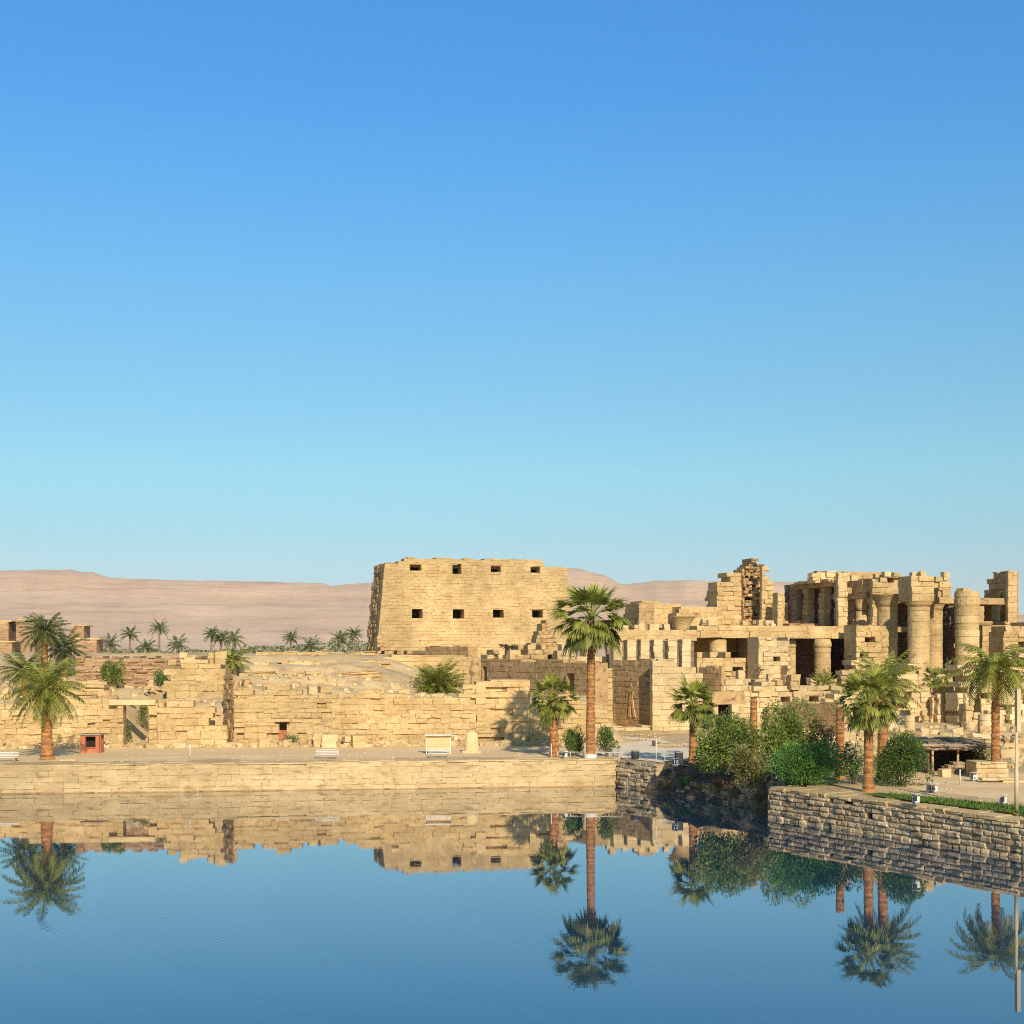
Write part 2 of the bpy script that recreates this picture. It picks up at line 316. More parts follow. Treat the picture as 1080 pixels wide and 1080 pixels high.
# ------------------------------------------------------------------ masonry
def masonry(mb, p0, p1, thick, z0, top, ch=0.7, bl=1.5, jit=0.03, cham=0.05, tr=(.3, .7), holes=(), batter=0, miss=0, proud=0.04, rag=0.25, v=.3, lean=(0, 0), rec=0, hv=.1):
    d = (p1-p0); L = d.length; d.normalize(); n = Vector((d.y, -d.x)); z = z0; tops = top if callable(top) else (lambda s: top)
    mx = max(tops(L*i/60) for i in range(61))
    while z < mx:
        h = min(ch*U(1-hv, 1+hv), max(mx-z+.01, .2)); s = -U(0, bl*.6)
        while s < L:
            l = bl*U(.6, 1.4); a, b = max(s, lean[0]*(z-z0)), min(s+l, L-lean[1]*(z-z0)); s += l
            if b-a < .12: continue
            zc = z+h*.6
            if zc > tops((a+b)/2)+U(-rag, rag): continue
            segs = [(a, b)]
            for (ha, hb, hz0, hz1) in holes:
                if hz0 < zc < hz1:
                    ns = []
                    for (q, r) in segs:
                        if hb <= q or ha >= r: ns.append((q, r)); continue
                        if ha-q > .08: ns.append((q, ha))
                        if r-hb > .08: ns.append((hb, r))
                    segs = ns
            for q, r in segs:
                if miss and R.random() < miss: continue
                o = p0+d*q+n*(U(0, proud)-batter*(z-z0)-(U(.15, .55) if rec and R.random() < rec else 0))
                c = min(cham*U(.6, 1.5), h*.3, (r-q)*.3)
                mb.block((o.x, o.y, z), d, n, r-q-.006, h-.008, thick, c, U(*tr), jit, v)
        z += h
def prof(p0, p1, tab):
    d = (p1-p0).normalized()
    def f(s):
        q = p0+d*s; return GZ(interp(tab, PX(q.x, q.y)), q.y)
    return f
def hole(p0, p1, px0, px1, py0, py1):
    d = (p1-p0).normalized(); L = (p1-p0).length; out = []
    for px in (px0, px1):
        k = (px-CX)/F; out.append((k*p0.y-p0.x)/(d.x-k*d.y))
    q = p0+d*((out[0]+out[1])/2)
    return (min(out), max(out), GZ(py1, q.y), GZ(py0, q.y))
def wall(name, label, px0, D0, px1, dr, tab, thick, m, z0=None, cat='wall', holes=(), part='masonry', parent=None, group=None, **kw):
    p0, p1 = span(px0, D0, px1, dr); mid = (p0+p1)/2
    if z0 is None: z0 = min(gh(p0.x, p0.y), gh(p1.x, p1.y), gh(mid.x, mid.y))-.4
    t = parent or thing(name, label, cat, (mid.x, mid.y, z0), group)
    mb = MB(); top = prof(p0, p1, tab) if isinstance(tab, list) else tab
    masonry(mb, p0, p1, thick, z0, top, holes=[hole(p0, p1, *h) for h in holes], **kw)
    o = mb.build(part, m, t)
    return t, p0, p1

# ---- quays round the lake
p0, p1 = Vector((-135, qy(-135))), QB
t = thing('quay_wall', 'long smooth sandy stone quay wall along the far shore of the lake', 'wall', (p0.x/2+p1.x/2, p0.y/2+p1.y/2, 0))
mb = MB(); masonry(mb, p0, p1, 1.6, -.6, 2.72, ch=.55, bl=1.6, jit=.05, cham=.03, tr=(.34, .66), hv=.25, v=.6, proud=.08, rag=.05, batter=.05)
mb.build('masonry', 'quay_stone', t)
cp = MB(); s = 0; d = (p1-p0).normalized(); n = Vector((d.y, -d.x)); L = (p1-p0).length
while s < L-.2:
    l = min(U(1.2, 2.8), L-s); o = p0+d*s+n*U(-.22, .03)
    cp.block((o.x, o.y, 2.62), d, n, l-.01, U(.14, .27), 4.2, .09, U(.4, .6), .07); s += l
cp.build('coping', 'sand', t)
pd = MB(); o = p0-n*.02+n*.12; pd.block((o.x, o.y, -.5), d, n, L, .62, .8, .1, .1, .0); pd.build('plinth', 'brown_stone', t)

t = thing('quay_wall', 'short layered stone quay wall at the corner of the lake beside the dark bank', 'wall', (QB.x+1, QB.y-4, 0))
mb = MB(); masonry(mb, QB+Vector((.05, -.1)), Q2, 1.5, -.6, 2.75, ch=.42, bl=1.1, jit=.07, cham=.09, tr=(.25, .85), proud=.2, rag=.1, v=1)
mb.build('masonry', 'rough_quay', t)
t = thing('quay_wall', 'long quay wall of rough dark grey stone blocks below the lawn and palms', 'wall', (Q4.x, Q4.y, 0))
mb = MB()
masonry(mb, Q3, Q5, 1.4, -.7, 2.3, ch=.46, bl=.85, jit=.05, cham=.12, tr=(.2, .95), proud=.16, rag=.06, miss=.03, v=1)
n = Vector((QD.y, -QD.x)); masonry(mb, Q2b+Vector((.5, 1.5)), Q3, 1.4, -.7, 2.3, ch=.47, bl=.8, jit=.1, cham=.13, tr=(.05, .6), proud=.1)
mb.build('masonry', 'rough_quay', t)
bk = MB(); o = Q3-n*.42; bk.block((o.x, o.y, -.7), QD, n, 125, 2.9, .8, .02, .1, 0); bk.build('rubble_core', 'dark_bank', t)
cp = MB(); s = 0
while s < 60:
    l = U(.7, 1.8); o = Q3+QD*s+n*U(-.2, .12); cp.block((o.x, o.y, 2.3), QD, n, l-.03, U(.3, .42), 3.4, .1, U(.3, .8), .08); s += l
cp.build('coping', 'sand', t)
# the unwalled bank
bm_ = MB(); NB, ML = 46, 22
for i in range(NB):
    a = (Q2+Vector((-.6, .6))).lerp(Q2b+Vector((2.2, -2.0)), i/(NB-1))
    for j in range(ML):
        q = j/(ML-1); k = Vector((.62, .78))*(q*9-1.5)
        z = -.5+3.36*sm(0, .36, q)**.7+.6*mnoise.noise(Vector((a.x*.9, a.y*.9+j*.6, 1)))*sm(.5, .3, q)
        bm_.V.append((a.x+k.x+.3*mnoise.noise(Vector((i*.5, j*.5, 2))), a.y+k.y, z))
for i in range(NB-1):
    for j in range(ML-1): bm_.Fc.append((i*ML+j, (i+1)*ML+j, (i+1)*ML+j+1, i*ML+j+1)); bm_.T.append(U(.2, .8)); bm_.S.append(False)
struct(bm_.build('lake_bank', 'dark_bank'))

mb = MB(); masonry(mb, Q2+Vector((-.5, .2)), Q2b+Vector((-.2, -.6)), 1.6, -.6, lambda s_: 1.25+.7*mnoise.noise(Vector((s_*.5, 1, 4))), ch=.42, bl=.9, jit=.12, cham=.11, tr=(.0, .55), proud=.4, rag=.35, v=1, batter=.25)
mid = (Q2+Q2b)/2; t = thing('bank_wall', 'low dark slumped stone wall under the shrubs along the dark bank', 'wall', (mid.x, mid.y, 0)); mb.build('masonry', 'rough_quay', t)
# ---- the great pylon
t0 = span(392.5, 288, 606, UD); p0, p1 = t0; mid = (p0+p1)/2
py = thing('temple_pylon', 'huge sloping sandstone pylon with two rows of dark square windows', 'pylon', (mid.x, mid.y, 3))
d = UD; L = (p1-p0).length; nrm = Vector((d.y, -d.x)); BT = .085
win = [(436, 447.5, 640, 652.5), (479.5, 491.5, 640.5, 653.5), (522, 533.5, 641, 651.5), (563.5, 575, 642, 651.5), (435, 447, 592.8, 601.5), (480, 489.5, 593.5, 605), (521, 531.5, 595, 603.5), (563, 573, 596, 604)]
mb = MB(); zt = lambda s: GZ(interp([(397, 594), (424, 594), (425, 587.5), (574, 589.5), (576, 597), (604, 599)], PX((p0+d*s).x, (p0+d*s).y)), (p0+d*s).y)
hs = [hole(p0, p1, *h) for h in win]
masonry(mb, p0-nrm*0, p1, 3.2, 3, zt, ch=.7, bl=1.8, jit=.07, cham=.05, tr=(.42, .6), holes=hs, batter=BT, proud=.16, rag=.12, lean=(.11, .03))
mb.build('front_wall', 'sandstone', py)
def side_wall(name, s0, inward, tone):
    # end wall running back from the front, leaning in with the batter
    mb = MB(); z = 3
    while z < 35.4:
        h = 1.0*U(.85, 1.15); v = 0
        while v < 13:
            l = U(.9, 2.0)*(.7 if inward > 0 else 1); k = inward*(z-3)*.11+inward*U(-.1, .35)
            o = p0+d*(s0+k)+VD*(BT*(z-3)+.4+min(v+l, 12.6))
            if zt(max(.5, min(L-.5, s0+k+inward))) > z+h*.4 and R.random() > .06: mb.block((o.x, o.y, z), -VD if inward > 0 else VD, -d if inward > 0 else d, l-.03, h-.03, 2.5, .12, U(*tone), .1)
            v += l
        z += h
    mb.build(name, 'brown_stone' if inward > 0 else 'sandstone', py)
side_wall('end_wall', 0, 1, (.15, .8)); 
mb = MB()
for (a, b, z0_, z1_) in [(3.4, L-1, 3, 33.6)]:
    c = p0+d*((a+b)/2)+VD*12.6; mb.box((c.x, c.y, 18.3), ((b-a)/2, .8, 15.3), TA, .5)
    c = p0+d*((a+b)/2)+VD*8.6; mb.box((c.x, c.y, 33.3), ((b-a)/2-.5, 4, .35), TA, .5)
    c = p0+d*(L-2.6)+VD*8.2; mb.box((c.x, c.y, 17.6), (.6, 4.2, 16), TA, .5)
mb.build('back_wall', 'brown_stone', py)
for (a, b, z0_, z1_) in hs:
    o = p0+d*(a-.5)+nrm*(.2-BT*(z1_-3)); fr = MB(); fr.block((o.x, o.y, z1_-.1), d, nrm, b-a+1, .5, 1.2, .06, .6, .03); fr.build('window_lintel', 'sandstone', py)
    o = p0+d*(a-.3)+nrm*(.2-BT*(z0_-3)); fr = MB(); fr.block((o.x, o.y, z0_-.3), d, nrm, b-a+.6, .35, 1.2, .06, .6, .03); fr.build('window_sill', 'sandstone', py)


# ---- old wall behind the terrace, piece by piece
dB = Vector((1, .08)).normalized()
DB = lambda px: 161/(1-.08*(px-CX)/F)
KW = dict(ch=.62, bl=1.35, jit=.09, cham=.045, proud=.2, rag=.6, tr=(.34, .66), v=.7, rec=.07, hv=.3)
wall('ruined_wall', 'low sandy block wall behind the leaning date palm and the red booth', -260, DB(-260), 128, dB, [(-260, 742), (0, 739), (60, 737), (128, 741)], 1.6, 'sandstone', **KW)
# gateway
t, a, b = wall('stone_gateway', 'open stone gateway with bushes inside, next to the block tower', 124, DB(124)-.5, 130, dB, [(124, 742), (130, 742)], 1.8, 'sandstone', cat='gateway', **KW)
wall('', '', 157, DB(157)-.5, 172, dB, [(157, 742), (172, 742)], 1.8, 'sandstone', part='jamb', parent=t, **KW)
o = Vector((GX(117, DB(117)), DB(117)-.9)); mb = MB(); mb.block((o.x, o.y, GZ(744, o.y)), dB, (dB.y, -dB.x), GX(163, o.y)-o.x, .65, 1.9, .07, .7, .04); mb.build('lintel', 'pale_stone', t)
# tower
t, a, b = wall('block_tower', 'tall ruined block tower with stepped top, highest piece of the terrace wall', 168, 174, 238, dB, [(168, 738), (176, 728), (178, 708), (190, 700), (192, 696), (205, 697), (222, 696), (223, 700), (238, 703)], 6.0, 'sandstone', cat='tower', **{**KW, 'ch': .8, 'bl': 1.5})
wall('', '', 166, DB(166)-1.2, 240, dB, [(166, 741), (200, 739), (201, 748), (224, 746), (225, 762), (240, 765)], 1.6, 'sandstone', part='lower_face', parent=t, **{**KW, 'ch': .8})
wall('', '', 237, DB(237)+2.6, 247, SD2, [(237, 716), (241, 709), (247, 716)], .4, 'brown_stone', part='buttress', parent=t, **{**KW, 'ch': .6})
# wall with the small door
DW = 249
t, a, b = wall('ruined_wall', 'sandy wall with a small dark doorway and red half gate', 247, DB(247), 352, dB, [(247, 732), (262, 731), (281, 729), (283, 722), (288, 728), (300, 724), (322, 727), (336, 732), (352, 736)], 1.8, 'sandstone', holes=[(294.5, 302.5, 760, 790)], **KW)
pm = W(298.5, 0, DB(298)-.25); z0 = 2.9
mb = MB(); mb.box((pm.x, pm.y-.1, GZ(759.5, pm.y)), (.85, .35, .16), .08, .6, .02); mb.build('lintel', 'pale_stone', t)
mb = MB()
for i in range(7): mb.box((pm.x-.42+.14*i, pm.y+.1, z0+.95), (.055, .03, .85), .08, U(.3, .7))
mb.box((pm.x, pm.y+.06, z0+.5), (.48, .02, .05), .08); mb.box((pm.x, pm.y+.06, z0+1.5), (.48, .02, .05), .08)
mb.build('gate', 'red_brick', t)
mb = MB(); mb.box((pm.x, pm.y+2.6, z0+2), (1.2, .2, 2.2), .08); mb.build('passage', 'brown_stone', t)
# plain earth-faced stretch, then the square-topped block
wall('ruined_wall', 'long weathered wall half buried in sand below the trunkless palm', 350, DB(350), 502, dB, [(350, 737), (372, 732), (395, 728), (430, 727), (445, 734), (486, 735), (488, 727), (502, 722)], 1.6, 'sandstone', **KW)
wall('ruined_wall', 'square topped sandy wall block catching the dark palm shadow', 502, DB(502), 559, dB, [(500, 718), (559, 717.5)], 5, 'sandstone', **{**KW, 'rag': .1, 'tr': (.4, .65), 'bl': 2.0})
wall('ruined_wall', 'lower stepped sandy wall behind the tall slender palm', 559, DB(559), 646, dB, [(559, 740), (575, 742), (590, 735), (610, 733), (612, 742), (636, 745), (638, 752), (646, 756)], 2.0, 'sandstone', **KW)

# ---- walls in the middle of the ruins
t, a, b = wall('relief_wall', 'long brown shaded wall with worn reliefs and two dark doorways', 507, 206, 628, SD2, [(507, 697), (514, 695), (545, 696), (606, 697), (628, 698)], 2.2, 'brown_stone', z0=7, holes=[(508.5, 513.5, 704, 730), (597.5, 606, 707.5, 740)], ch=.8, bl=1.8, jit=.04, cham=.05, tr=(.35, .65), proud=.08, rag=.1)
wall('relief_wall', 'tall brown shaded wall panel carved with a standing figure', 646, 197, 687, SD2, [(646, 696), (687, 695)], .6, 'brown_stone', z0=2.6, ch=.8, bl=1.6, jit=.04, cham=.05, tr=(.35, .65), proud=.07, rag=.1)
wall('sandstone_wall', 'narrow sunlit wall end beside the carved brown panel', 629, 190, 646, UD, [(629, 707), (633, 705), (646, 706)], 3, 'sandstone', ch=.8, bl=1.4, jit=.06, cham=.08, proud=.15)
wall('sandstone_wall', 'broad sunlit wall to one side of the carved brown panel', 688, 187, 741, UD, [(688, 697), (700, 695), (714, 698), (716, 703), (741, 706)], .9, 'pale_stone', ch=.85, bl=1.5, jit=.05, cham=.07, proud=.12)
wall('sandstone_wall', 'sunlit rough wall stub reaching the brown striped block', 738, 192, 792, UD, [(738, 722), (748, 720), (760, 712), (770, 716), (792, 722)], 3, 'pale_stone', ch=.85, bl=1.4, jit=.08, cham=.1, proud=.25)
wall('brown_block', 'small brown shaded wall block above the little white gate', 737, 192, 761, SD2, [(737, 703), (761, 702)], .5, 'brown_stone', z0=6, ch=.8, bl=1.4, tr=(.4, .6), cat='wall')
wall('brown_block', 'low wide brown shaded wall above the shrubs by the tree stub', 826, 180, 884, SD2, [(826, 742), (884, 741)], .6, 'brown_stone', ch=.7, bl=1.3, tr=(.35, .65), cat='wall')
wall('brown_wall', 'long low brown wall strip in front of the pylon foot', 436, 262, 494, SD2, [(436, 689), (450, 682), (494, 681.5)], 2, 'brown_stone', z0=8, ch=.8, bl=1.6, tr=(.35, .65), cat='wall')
wall('sandstone_wall', 'broad sunlit wall below the brown strip, behind the trunkless palm', 404, 226, 506, UD, [(404, 693), (440, 691), (496, 691), (506, 697)], 2, 'sandstone', z0=7, ch=.8, bl=2.2, cham=.05, proud=.15, tr=(.4, .6), rag=.2)
# pillars standing in two rows
PIL = 'square broken pillar in the double row beside the tall palm'
def pillar(px, D, py0, py1, w_, tall):
    x = GX(px, D); zb = GZ(py1, D); zt_ = GZ(py0, D); mb = MB(); z = zb; k = 0
    while z < zt_-.1:
        h = min(U(.7, 1.1), zt_-z); mb.box((x+U(-.03, .03), D+U(-.03, .03), z+h/2), (w_/2*U(.95, 1.03), w_/2*U(.95, 1.03), h/2-.012), TA+U(-.03, .03), U(.3, .7), .04); z += h
    o = mb.build('square_pillar', 'pale_stone', None, (x, D, zb))
    return o
for px in (645, 659, 671, 676, 687, 690.5, 702.5):
    tag(pillar(px, 217, 656+U(-1.5, 4), 690, 1.0, 1), 'square stone pillar in the rear pillar row below the flared capital', 'pillar', 'rear row of square pillars')
for px in (650, 664.5, 678.5, 692.5, 707.5, 722):
    tag(pillar(px, 206, 674+U(-1, 1), 705, 1.45, 0), 'square stone pillar in the front pillar row above the carved panel', 'pillar', 'front row of square pillars')
wall('sandstone_wall', 'long sunlit beam wall standing between the two pillar rows', 640, 213, 735, UD, [(640, 666), (660, 665), (735, 664.5)], .8, 'sandstone', z0=GZ(676, 215), ch=.9, bl=1.8, rag=.3)
wall('sandstone_wall', 'crenellated sunlit ruin wall beyond the pillars, hills behind it', 672, 262, 722, UD, [(672, 640), (676, 634), (700, 634), (702, 637), (714, 636), (722, 641)], 6, 'sandstone', ch=1, bl=1.8, rag=.4)
wall('sandstone_wall', 'sunlit ruin wall between the flared capital and the broken tower', 718, 258, 757, UD, [(718, 640), (745, 640), (757, 641)], 4, 'sandstone', ch=1, bl=1.9)
wall('brown_block', 'small purple brown block pile beside the tall palm crown', 656, 250, 674, SD, [(656, 651), (662, 640), (670, 639), (674, 636)], 3, 'brown_stone', z0=14, cat='wall', ch=.9, bl=1.2)
wall('low_wall', 'low wall coloured dark as the shade between front pillar row and beam wall', 640, 211, 732, UD, [(640, 678), (732, 677)], .5, 'bark_shade_grey', z0=8, ch=.9, bl=2, rag=.1, cat='wall')  # added wall; its dark colour stands in for shadow in the pillar gaps
# column with the open capital
x, D = GX(719, 218), 218; zb = 6.5
t = thing('papyrus_column', 'lone column with wide flared capital and flat slab above the pillars', 'column', (x, D, zb))
mb = MB(); mb.lathe((x, D, zb), [(1.15, 0), (1.15, 4), (1.1, 8), (1.05, 10.6)], 24, .5, .01); mb.build('shaft', 'sandstone', t)
mb = MB(); mb.lathe((x, D, zb+10.6), [(1.05, 0), (1.25, .9), (1.7, 2.0), (2.3, 2.7), (2.45, 2.8)], 24, .55, .01); mb.build('capital', 'sandstone', t)
mb = MB(); mb.box((x+.6, D, GZ(649, D)), (2.2, 1.4, .32), TA, .5, .05); mb.box((x+.1, D+.2, GZ(645, D)), (.9, .8, .4), TA, .35, .08); mb.build('abacus', 'brown_stone', t)

# ---- the hall of columns
HX = GX(860, 245)
hall = thing('column_hall', 'great ruined hall of columns with high clerestory windows and flat beams', 'temple', (HX, 245, 3))
def hbox(name, c, half, m='sandstone', rz=TA, tone=.5, jit=.06):
    mb = MB(); mb.box(c, half, rz, tone, jit); return mb.build(name, m, hall)
def hwall(part, px0, D0, px1, dr, tab, thick, m='sandstone', z0=3, holes=(), **kw):
    k = dict(ch=.85, bl=1.5, rec=.04, hv=.2, jit=.12, cham=.08, proud=.3, rag=.6, tr=(.32, .68), miss=.015); k.update(kw)
    return wall('', '', px0, D0, px1, dr, tab, thick, m, z0=z0, holes=holes, part=part, parent=hall, **k)
hwall('front_wall', 735, 224, 812, UD, [(735, 690), (752, 689), (764, 692), (766, 690), (786, 694), (790, 706), (800, 700), (812, 674)], 3)
hwall('stair_pier', 800, 222, 832, UD, [(800, 672), (832, 672)], 4, 'pale_stone')
hwall('wedge_wall', 786, 238, 806, SD, [(786, 673), (806, 673)], 2, 'brown_stone')
hwall('low_wall', 830, 221, 905, UD, [(830, 700), (838, 718), (897, 722), (900, 700), (905, 690)], 3, 'pale_stone')
hwall('architrave', 735, 228, 812, UD, [(735, 660.5), (812, 660.5)], 3, 'sandstone', z0=GZ(673, 232), ch=1.05, bl=4.5, rag=.05, miss=0)
hwall('architrave', 812, 234, 912, UD, [(812, 661.5), (912, 661)], 3, 'sandstone', z0=GZ(673.5, 239), ch=1.05, bl=4.5, rag=.05, miss=0)
# piers and drum columns under the beams
def column(px, D, py0, py1, r, cap=None, m='sandstone', name='column', parent=None, zb=None):
    x = GX(px, D); zb = GZ(py1, D) if zb is None else zb; zt_ = GZ(py0, D); mb = MB(); z = zb; pf = []
    while z < zt_-.2:
        h = min(U(.9, 1.3), zt_-z); k = r*U(.975, 1.02); pf += [(k*.97, z-zb), (k, z-zb+.06), (k, z-zb+h-.06), (k*.97, z-zb+h)]; z += h
    tn = {}
    mb.lathe((x, D, zb), pf, 26, .5, .012, False, lambda q: tn.setdefault(q//4, U(.25, .75)))
    o = mb.build(name, m, parent or hall)
    if cap:
        kind, hc, rc = cap; mb = MB()
        if kind == 'bell': mb.lathe((x, D, zt_), [(r, 0), (r*1.05, hc*.3), (r*1.25, hc*.6), (rc*.9, hc*.88), (rc, hc)], 26, .5, .015)
        else: mb.lathe((x, D, zt_), [(r*1.0, 0), (rc, hc*.2), (rc*.98, hc*.5), (r*.9, hc)], 26, .5, .015)
        mb.build('capital', m, o)
    return o
for px, r_ in ((757, 1.5), (798, 1.6)): column(px, 231, 674, 735, r_)
for px, D, r_ in ((867.5, 236, 1.45), (904, 238, 1.3), (834, 238, .9)): column(px, D, 683, 735, r_, ('bud', GZ(674, D)-GZ(683, D), r_*1.1))
for px in (788, 845, 886): column(px, 262, 674, 735, 1.8, name='inner_column')
c = W(825, 0, 246); hbox('roof_slab', (c.x, 254, GZ(665, 246)+.2), (20, 16.5, .5), 'brown_stone')
c = W(775, 0, 250); hbox('roof_slab', (c.x+2, 246, GZ(665, 240)-.2), (9, 10, .5), 'brown_stone')
c = W(825, 0, 268); hbox('back_wall', (c.x+2, 270, 10.5), (26, 1, 7.5), 'brown_stone')
# clerestory on the roof: shaded window side, sunlit end
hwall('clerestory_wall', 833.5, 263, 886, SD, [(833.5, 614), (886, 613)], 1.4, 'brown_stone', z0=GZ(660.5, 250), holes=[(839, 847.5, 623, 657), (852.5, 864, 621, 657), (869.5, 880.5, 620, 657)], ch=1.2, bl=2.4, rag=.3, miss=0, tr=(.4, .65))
hwall('clerestory_pier', 884, 243, 893.5, UD, [(884, 612), (886, 604), (893.5, 603)], .8, 'pale_stone', z0=GZ(661, 243))
hwall('cornice_block', 861, 250, 888, UD, [(861, 606), (866, 602), (880, 603.5), (888, 605)], 3, 'pale_stone', z0=GZ(613.5, 246), ch=.9, bl=1.5)
hwall('window_sill', 832, 250, 893, UD, [(832, 659), (893, 658)], 3, 'brown_stone', z0=GZ(662, 250), ch=.6, bl=3)
hwall('pier', 816.5, 256, 820, SD, [(816, 625), (820, 625)], 1.6, 'brown_stone', z0=GZ(662, 250))
hwall('pier', 820, 249, 825.5, UD, [(820, 625), (825.5, 627)], 2, 'sandstone', z0=GZ(662, 250))
hwall('pier', 826, 262, 831, UD, [(826, 634), (831, 634)], 2, 'sandstone', z0=GZ(662, 250))
hwall('clerestory_shade_back', 828, 270, 884, SD, [(828, 617), (884, 617)], 1, 'bark_shade_grey', z0=GZ(660, 262), ch=1.2, bl=2.4, rag=0)  # wall added behind the windows, coloured dark to read as unlit inside
c = W(858, 0, 256); hbox('roof_slab', (c.x+.6, 254.5, GZ(614.5, 256)), (1.7, 6.5, .3), 'brown_stone')
# second bay
hwall('clerestory_wall', 893, 246, 920, SD, [(893, 614), (906, 612), (920, 611)], 1.4, 'brown_stone', z0=GZ(661, 242), holes=[(894.5, 916, 628, 656)], ch=1.1, bl=2.2, rag=.15, tr=(.35, .65))
hwall('clerestory_pier', 920, 236, 929.5, UD, [(920, 612), (929.5, 611)], .8, 'sandstone', z0=GZ(662, 236))
column(908, 247, 644, 662, 1.1, ('bell', 2.6, 2.0), 'pale_stone')
hwall('roof_block', 895, 250, 925, UD, [(895, 612), (912, 610), (925, 611)], 4, 'brown_stone', z0=GZ(616, 246), ch=.8, bl=2)
c = W(905, 0, 262); hbox('back_wall', (c.x, 264, 20), (9, .8, 10), 'brown_stone')
hwall('lit_wall', 903, 232, 937, UD, [(903, 659), (937, 660)], 4, 'sandstone', z0=3)
# great columns
column(936, 236, 640, 735, 1.75, ('bell', GZ(627, 236)-GZ(640, 236), 2.9), zb=4)
hwall('roof_block', 928, 240, 952, UD, [(928, 609), (940, 611), (952, 612)], 4, 'sandstone', z0=GZ(626, 238), ch=1, bl=2)
hwall('roof_block', 948, 248, 966, SD, [(948, 617), (955, 614), (966, 613)], 3, 'brown_stone', z0=GZ(632, 242), ch=1, bl=2)
column(969, 228, 640, 735, 1.85, ('bell', GZ(634, 228)-GZ(640, 228), 2.4), zb=4)
hwall('roof_block', 961, 228, 985, UD, [(961, 609), (964, 605), (976, 604), (979, 608), (985, 610)], 4, 'sandstone', z0=GZ(634, 229), ch=1.1, bl=2.2)
hwall('roof_block', 978, 236, 1003, UD, [(978, 612), (988, 608), (996, 612), (1003, 620)], 4, 'sandstone', z0=GZ(633, 238), ch=1.1, bl=2.2)
column(985, 244, 644, 735, 1.55, ('bell', GZ(634, 244)-GZ(644, 244), 2.5), zb=4)
hwall('roof_block', 990, 232, 1010, UD, [(990, 622), (1000, 620), (1006, 629), (1010, 631)], 3, 'sandstone', z0=GZ(637, 234), ch=1, bl=2)
t = column(1020, 226, 640, 735, 2.0, None, zb=4)
mb = MB(); x = GX(1020, 226); z = GZ(640, 226)
mb.lathe((x, 226, z), [(2.0, 0), (2.12, .4), (2.12, 1.2), (2.02, 1.5), (2.1, 1.7), (2.05, 2.6)], 26, .5, .02, False); mb.box((x-.6, 226, z+2.8), (.9, .9, .35), .3, .6, .15); mb.build('capital', 'sandstone', t)
for px, D in ((951, 258), (1000, 258)): column(px, D, 640, 735, 1.3, zb=4, name='inner_column', m='brown_stone')
c = W(972, 0, 262); hbox('roof_slab', (c.x-2, 256, GZ(634, 250)), (14, 9, .6), 'brown_stone')
c = W(975, 0, 270); hbox('back_wall', (c.x, 271, 13.5), (16, .8, 10), 'brown_stone')
hwall('dark_beam', 1030, 238, 1062, UD, [(1030, 655), (1062, 656)], 6, 'brown_stone', z0=GZ(659, 238), ch=.8, bl=4)
c = W(1046, 0, 252); hbox('back_wall', (c.x, 256, 11), (8, .8, 7.5), 'brown_stone')
hwall('lit_wall', 1058, 230, 1110, UD, [(1058, 668), (1066, 658), (1075, 660), (1085, 650), (1110, 655)], 4, 'sandstone', z0=4)

hwall('inner_shade_wall', 936, 254, 962, SD, [(936, 634), (962, 634)], 1, 'bark_shade_grey', z0=4, tr=(.3, .6))  # walls added in a dark colour for the shaded voids between columns
hwall('inner_shade_wall', 986, 252, 1013, SD, [(986, 636), (1013, 636)], 1, 'bark_shade_grey', z0=4, tr=(.3, .6))
hwall('inner_shade_wall', 832, 262, 864, SD, [(832, 672), (864, 672)], 1, 'bark_shade_grey', z0=4, tr=(.3, .6))  # the same added dark walls, as shade in the lower openings
hwall('inner_shade_wall', 868, 262, 902, SD, [(868, 672), (902, 672)], 1, 'bark_shade_grey', z0=4, tr=(.3, .6))
# ---- broken tower of the second pylon
rt = thing('broken_tower', 'jagged broken tower with a dark rubble core, sharpest peak of the ruins', 'ruin', (GX(785, 262), 262, 3))
def rwall(part, *a, **kw):
    k = dict(ch=.95, bl=1.6, jit=.1, cham=.12, proud=.3, rag=.5); k.update(kw); return wall('', '', *a, part=part, parent=rt, **k)
rwall('toothed_face', 743, 268, 758, UD, [(743, 660), (748, 650), (750, 640), (753, 630), (757, 616), (758, 614)], 3, 'brown_stone', z0=14, ch=.7, bl=.9, miss=.08, tr=(.1, .8))
rwall('lit_face', 756, 262, 784, UD, [(756, 614), (767, 613), (768, 605), (782, 604), (784, 600)], 4, 'sandstone', z0=14)
rwall('rubble_core', 783, 263, 805, UD, [(783, 602), (789, 597), (791, 590), (797, 589), (799, 594), (805, 598)], 4, 'brown_stone', z0=14, ch=.6, bl=.8, jit=.22, cham=.2, proud=.9, tr=(0, 1), miss=.12)
rwall('core_backing', 783, 265, 805, UD, [(783, 606), (805, 603)], 3, 'dark_bank', z0=14, ch=2, bl=4)
rwall('lit_face', 803.5, 259, 816, UD, [(803, 592), (807, 596), (809, 606), (812, 608), (816, 625)], .8, 'sandstone', z0=14)
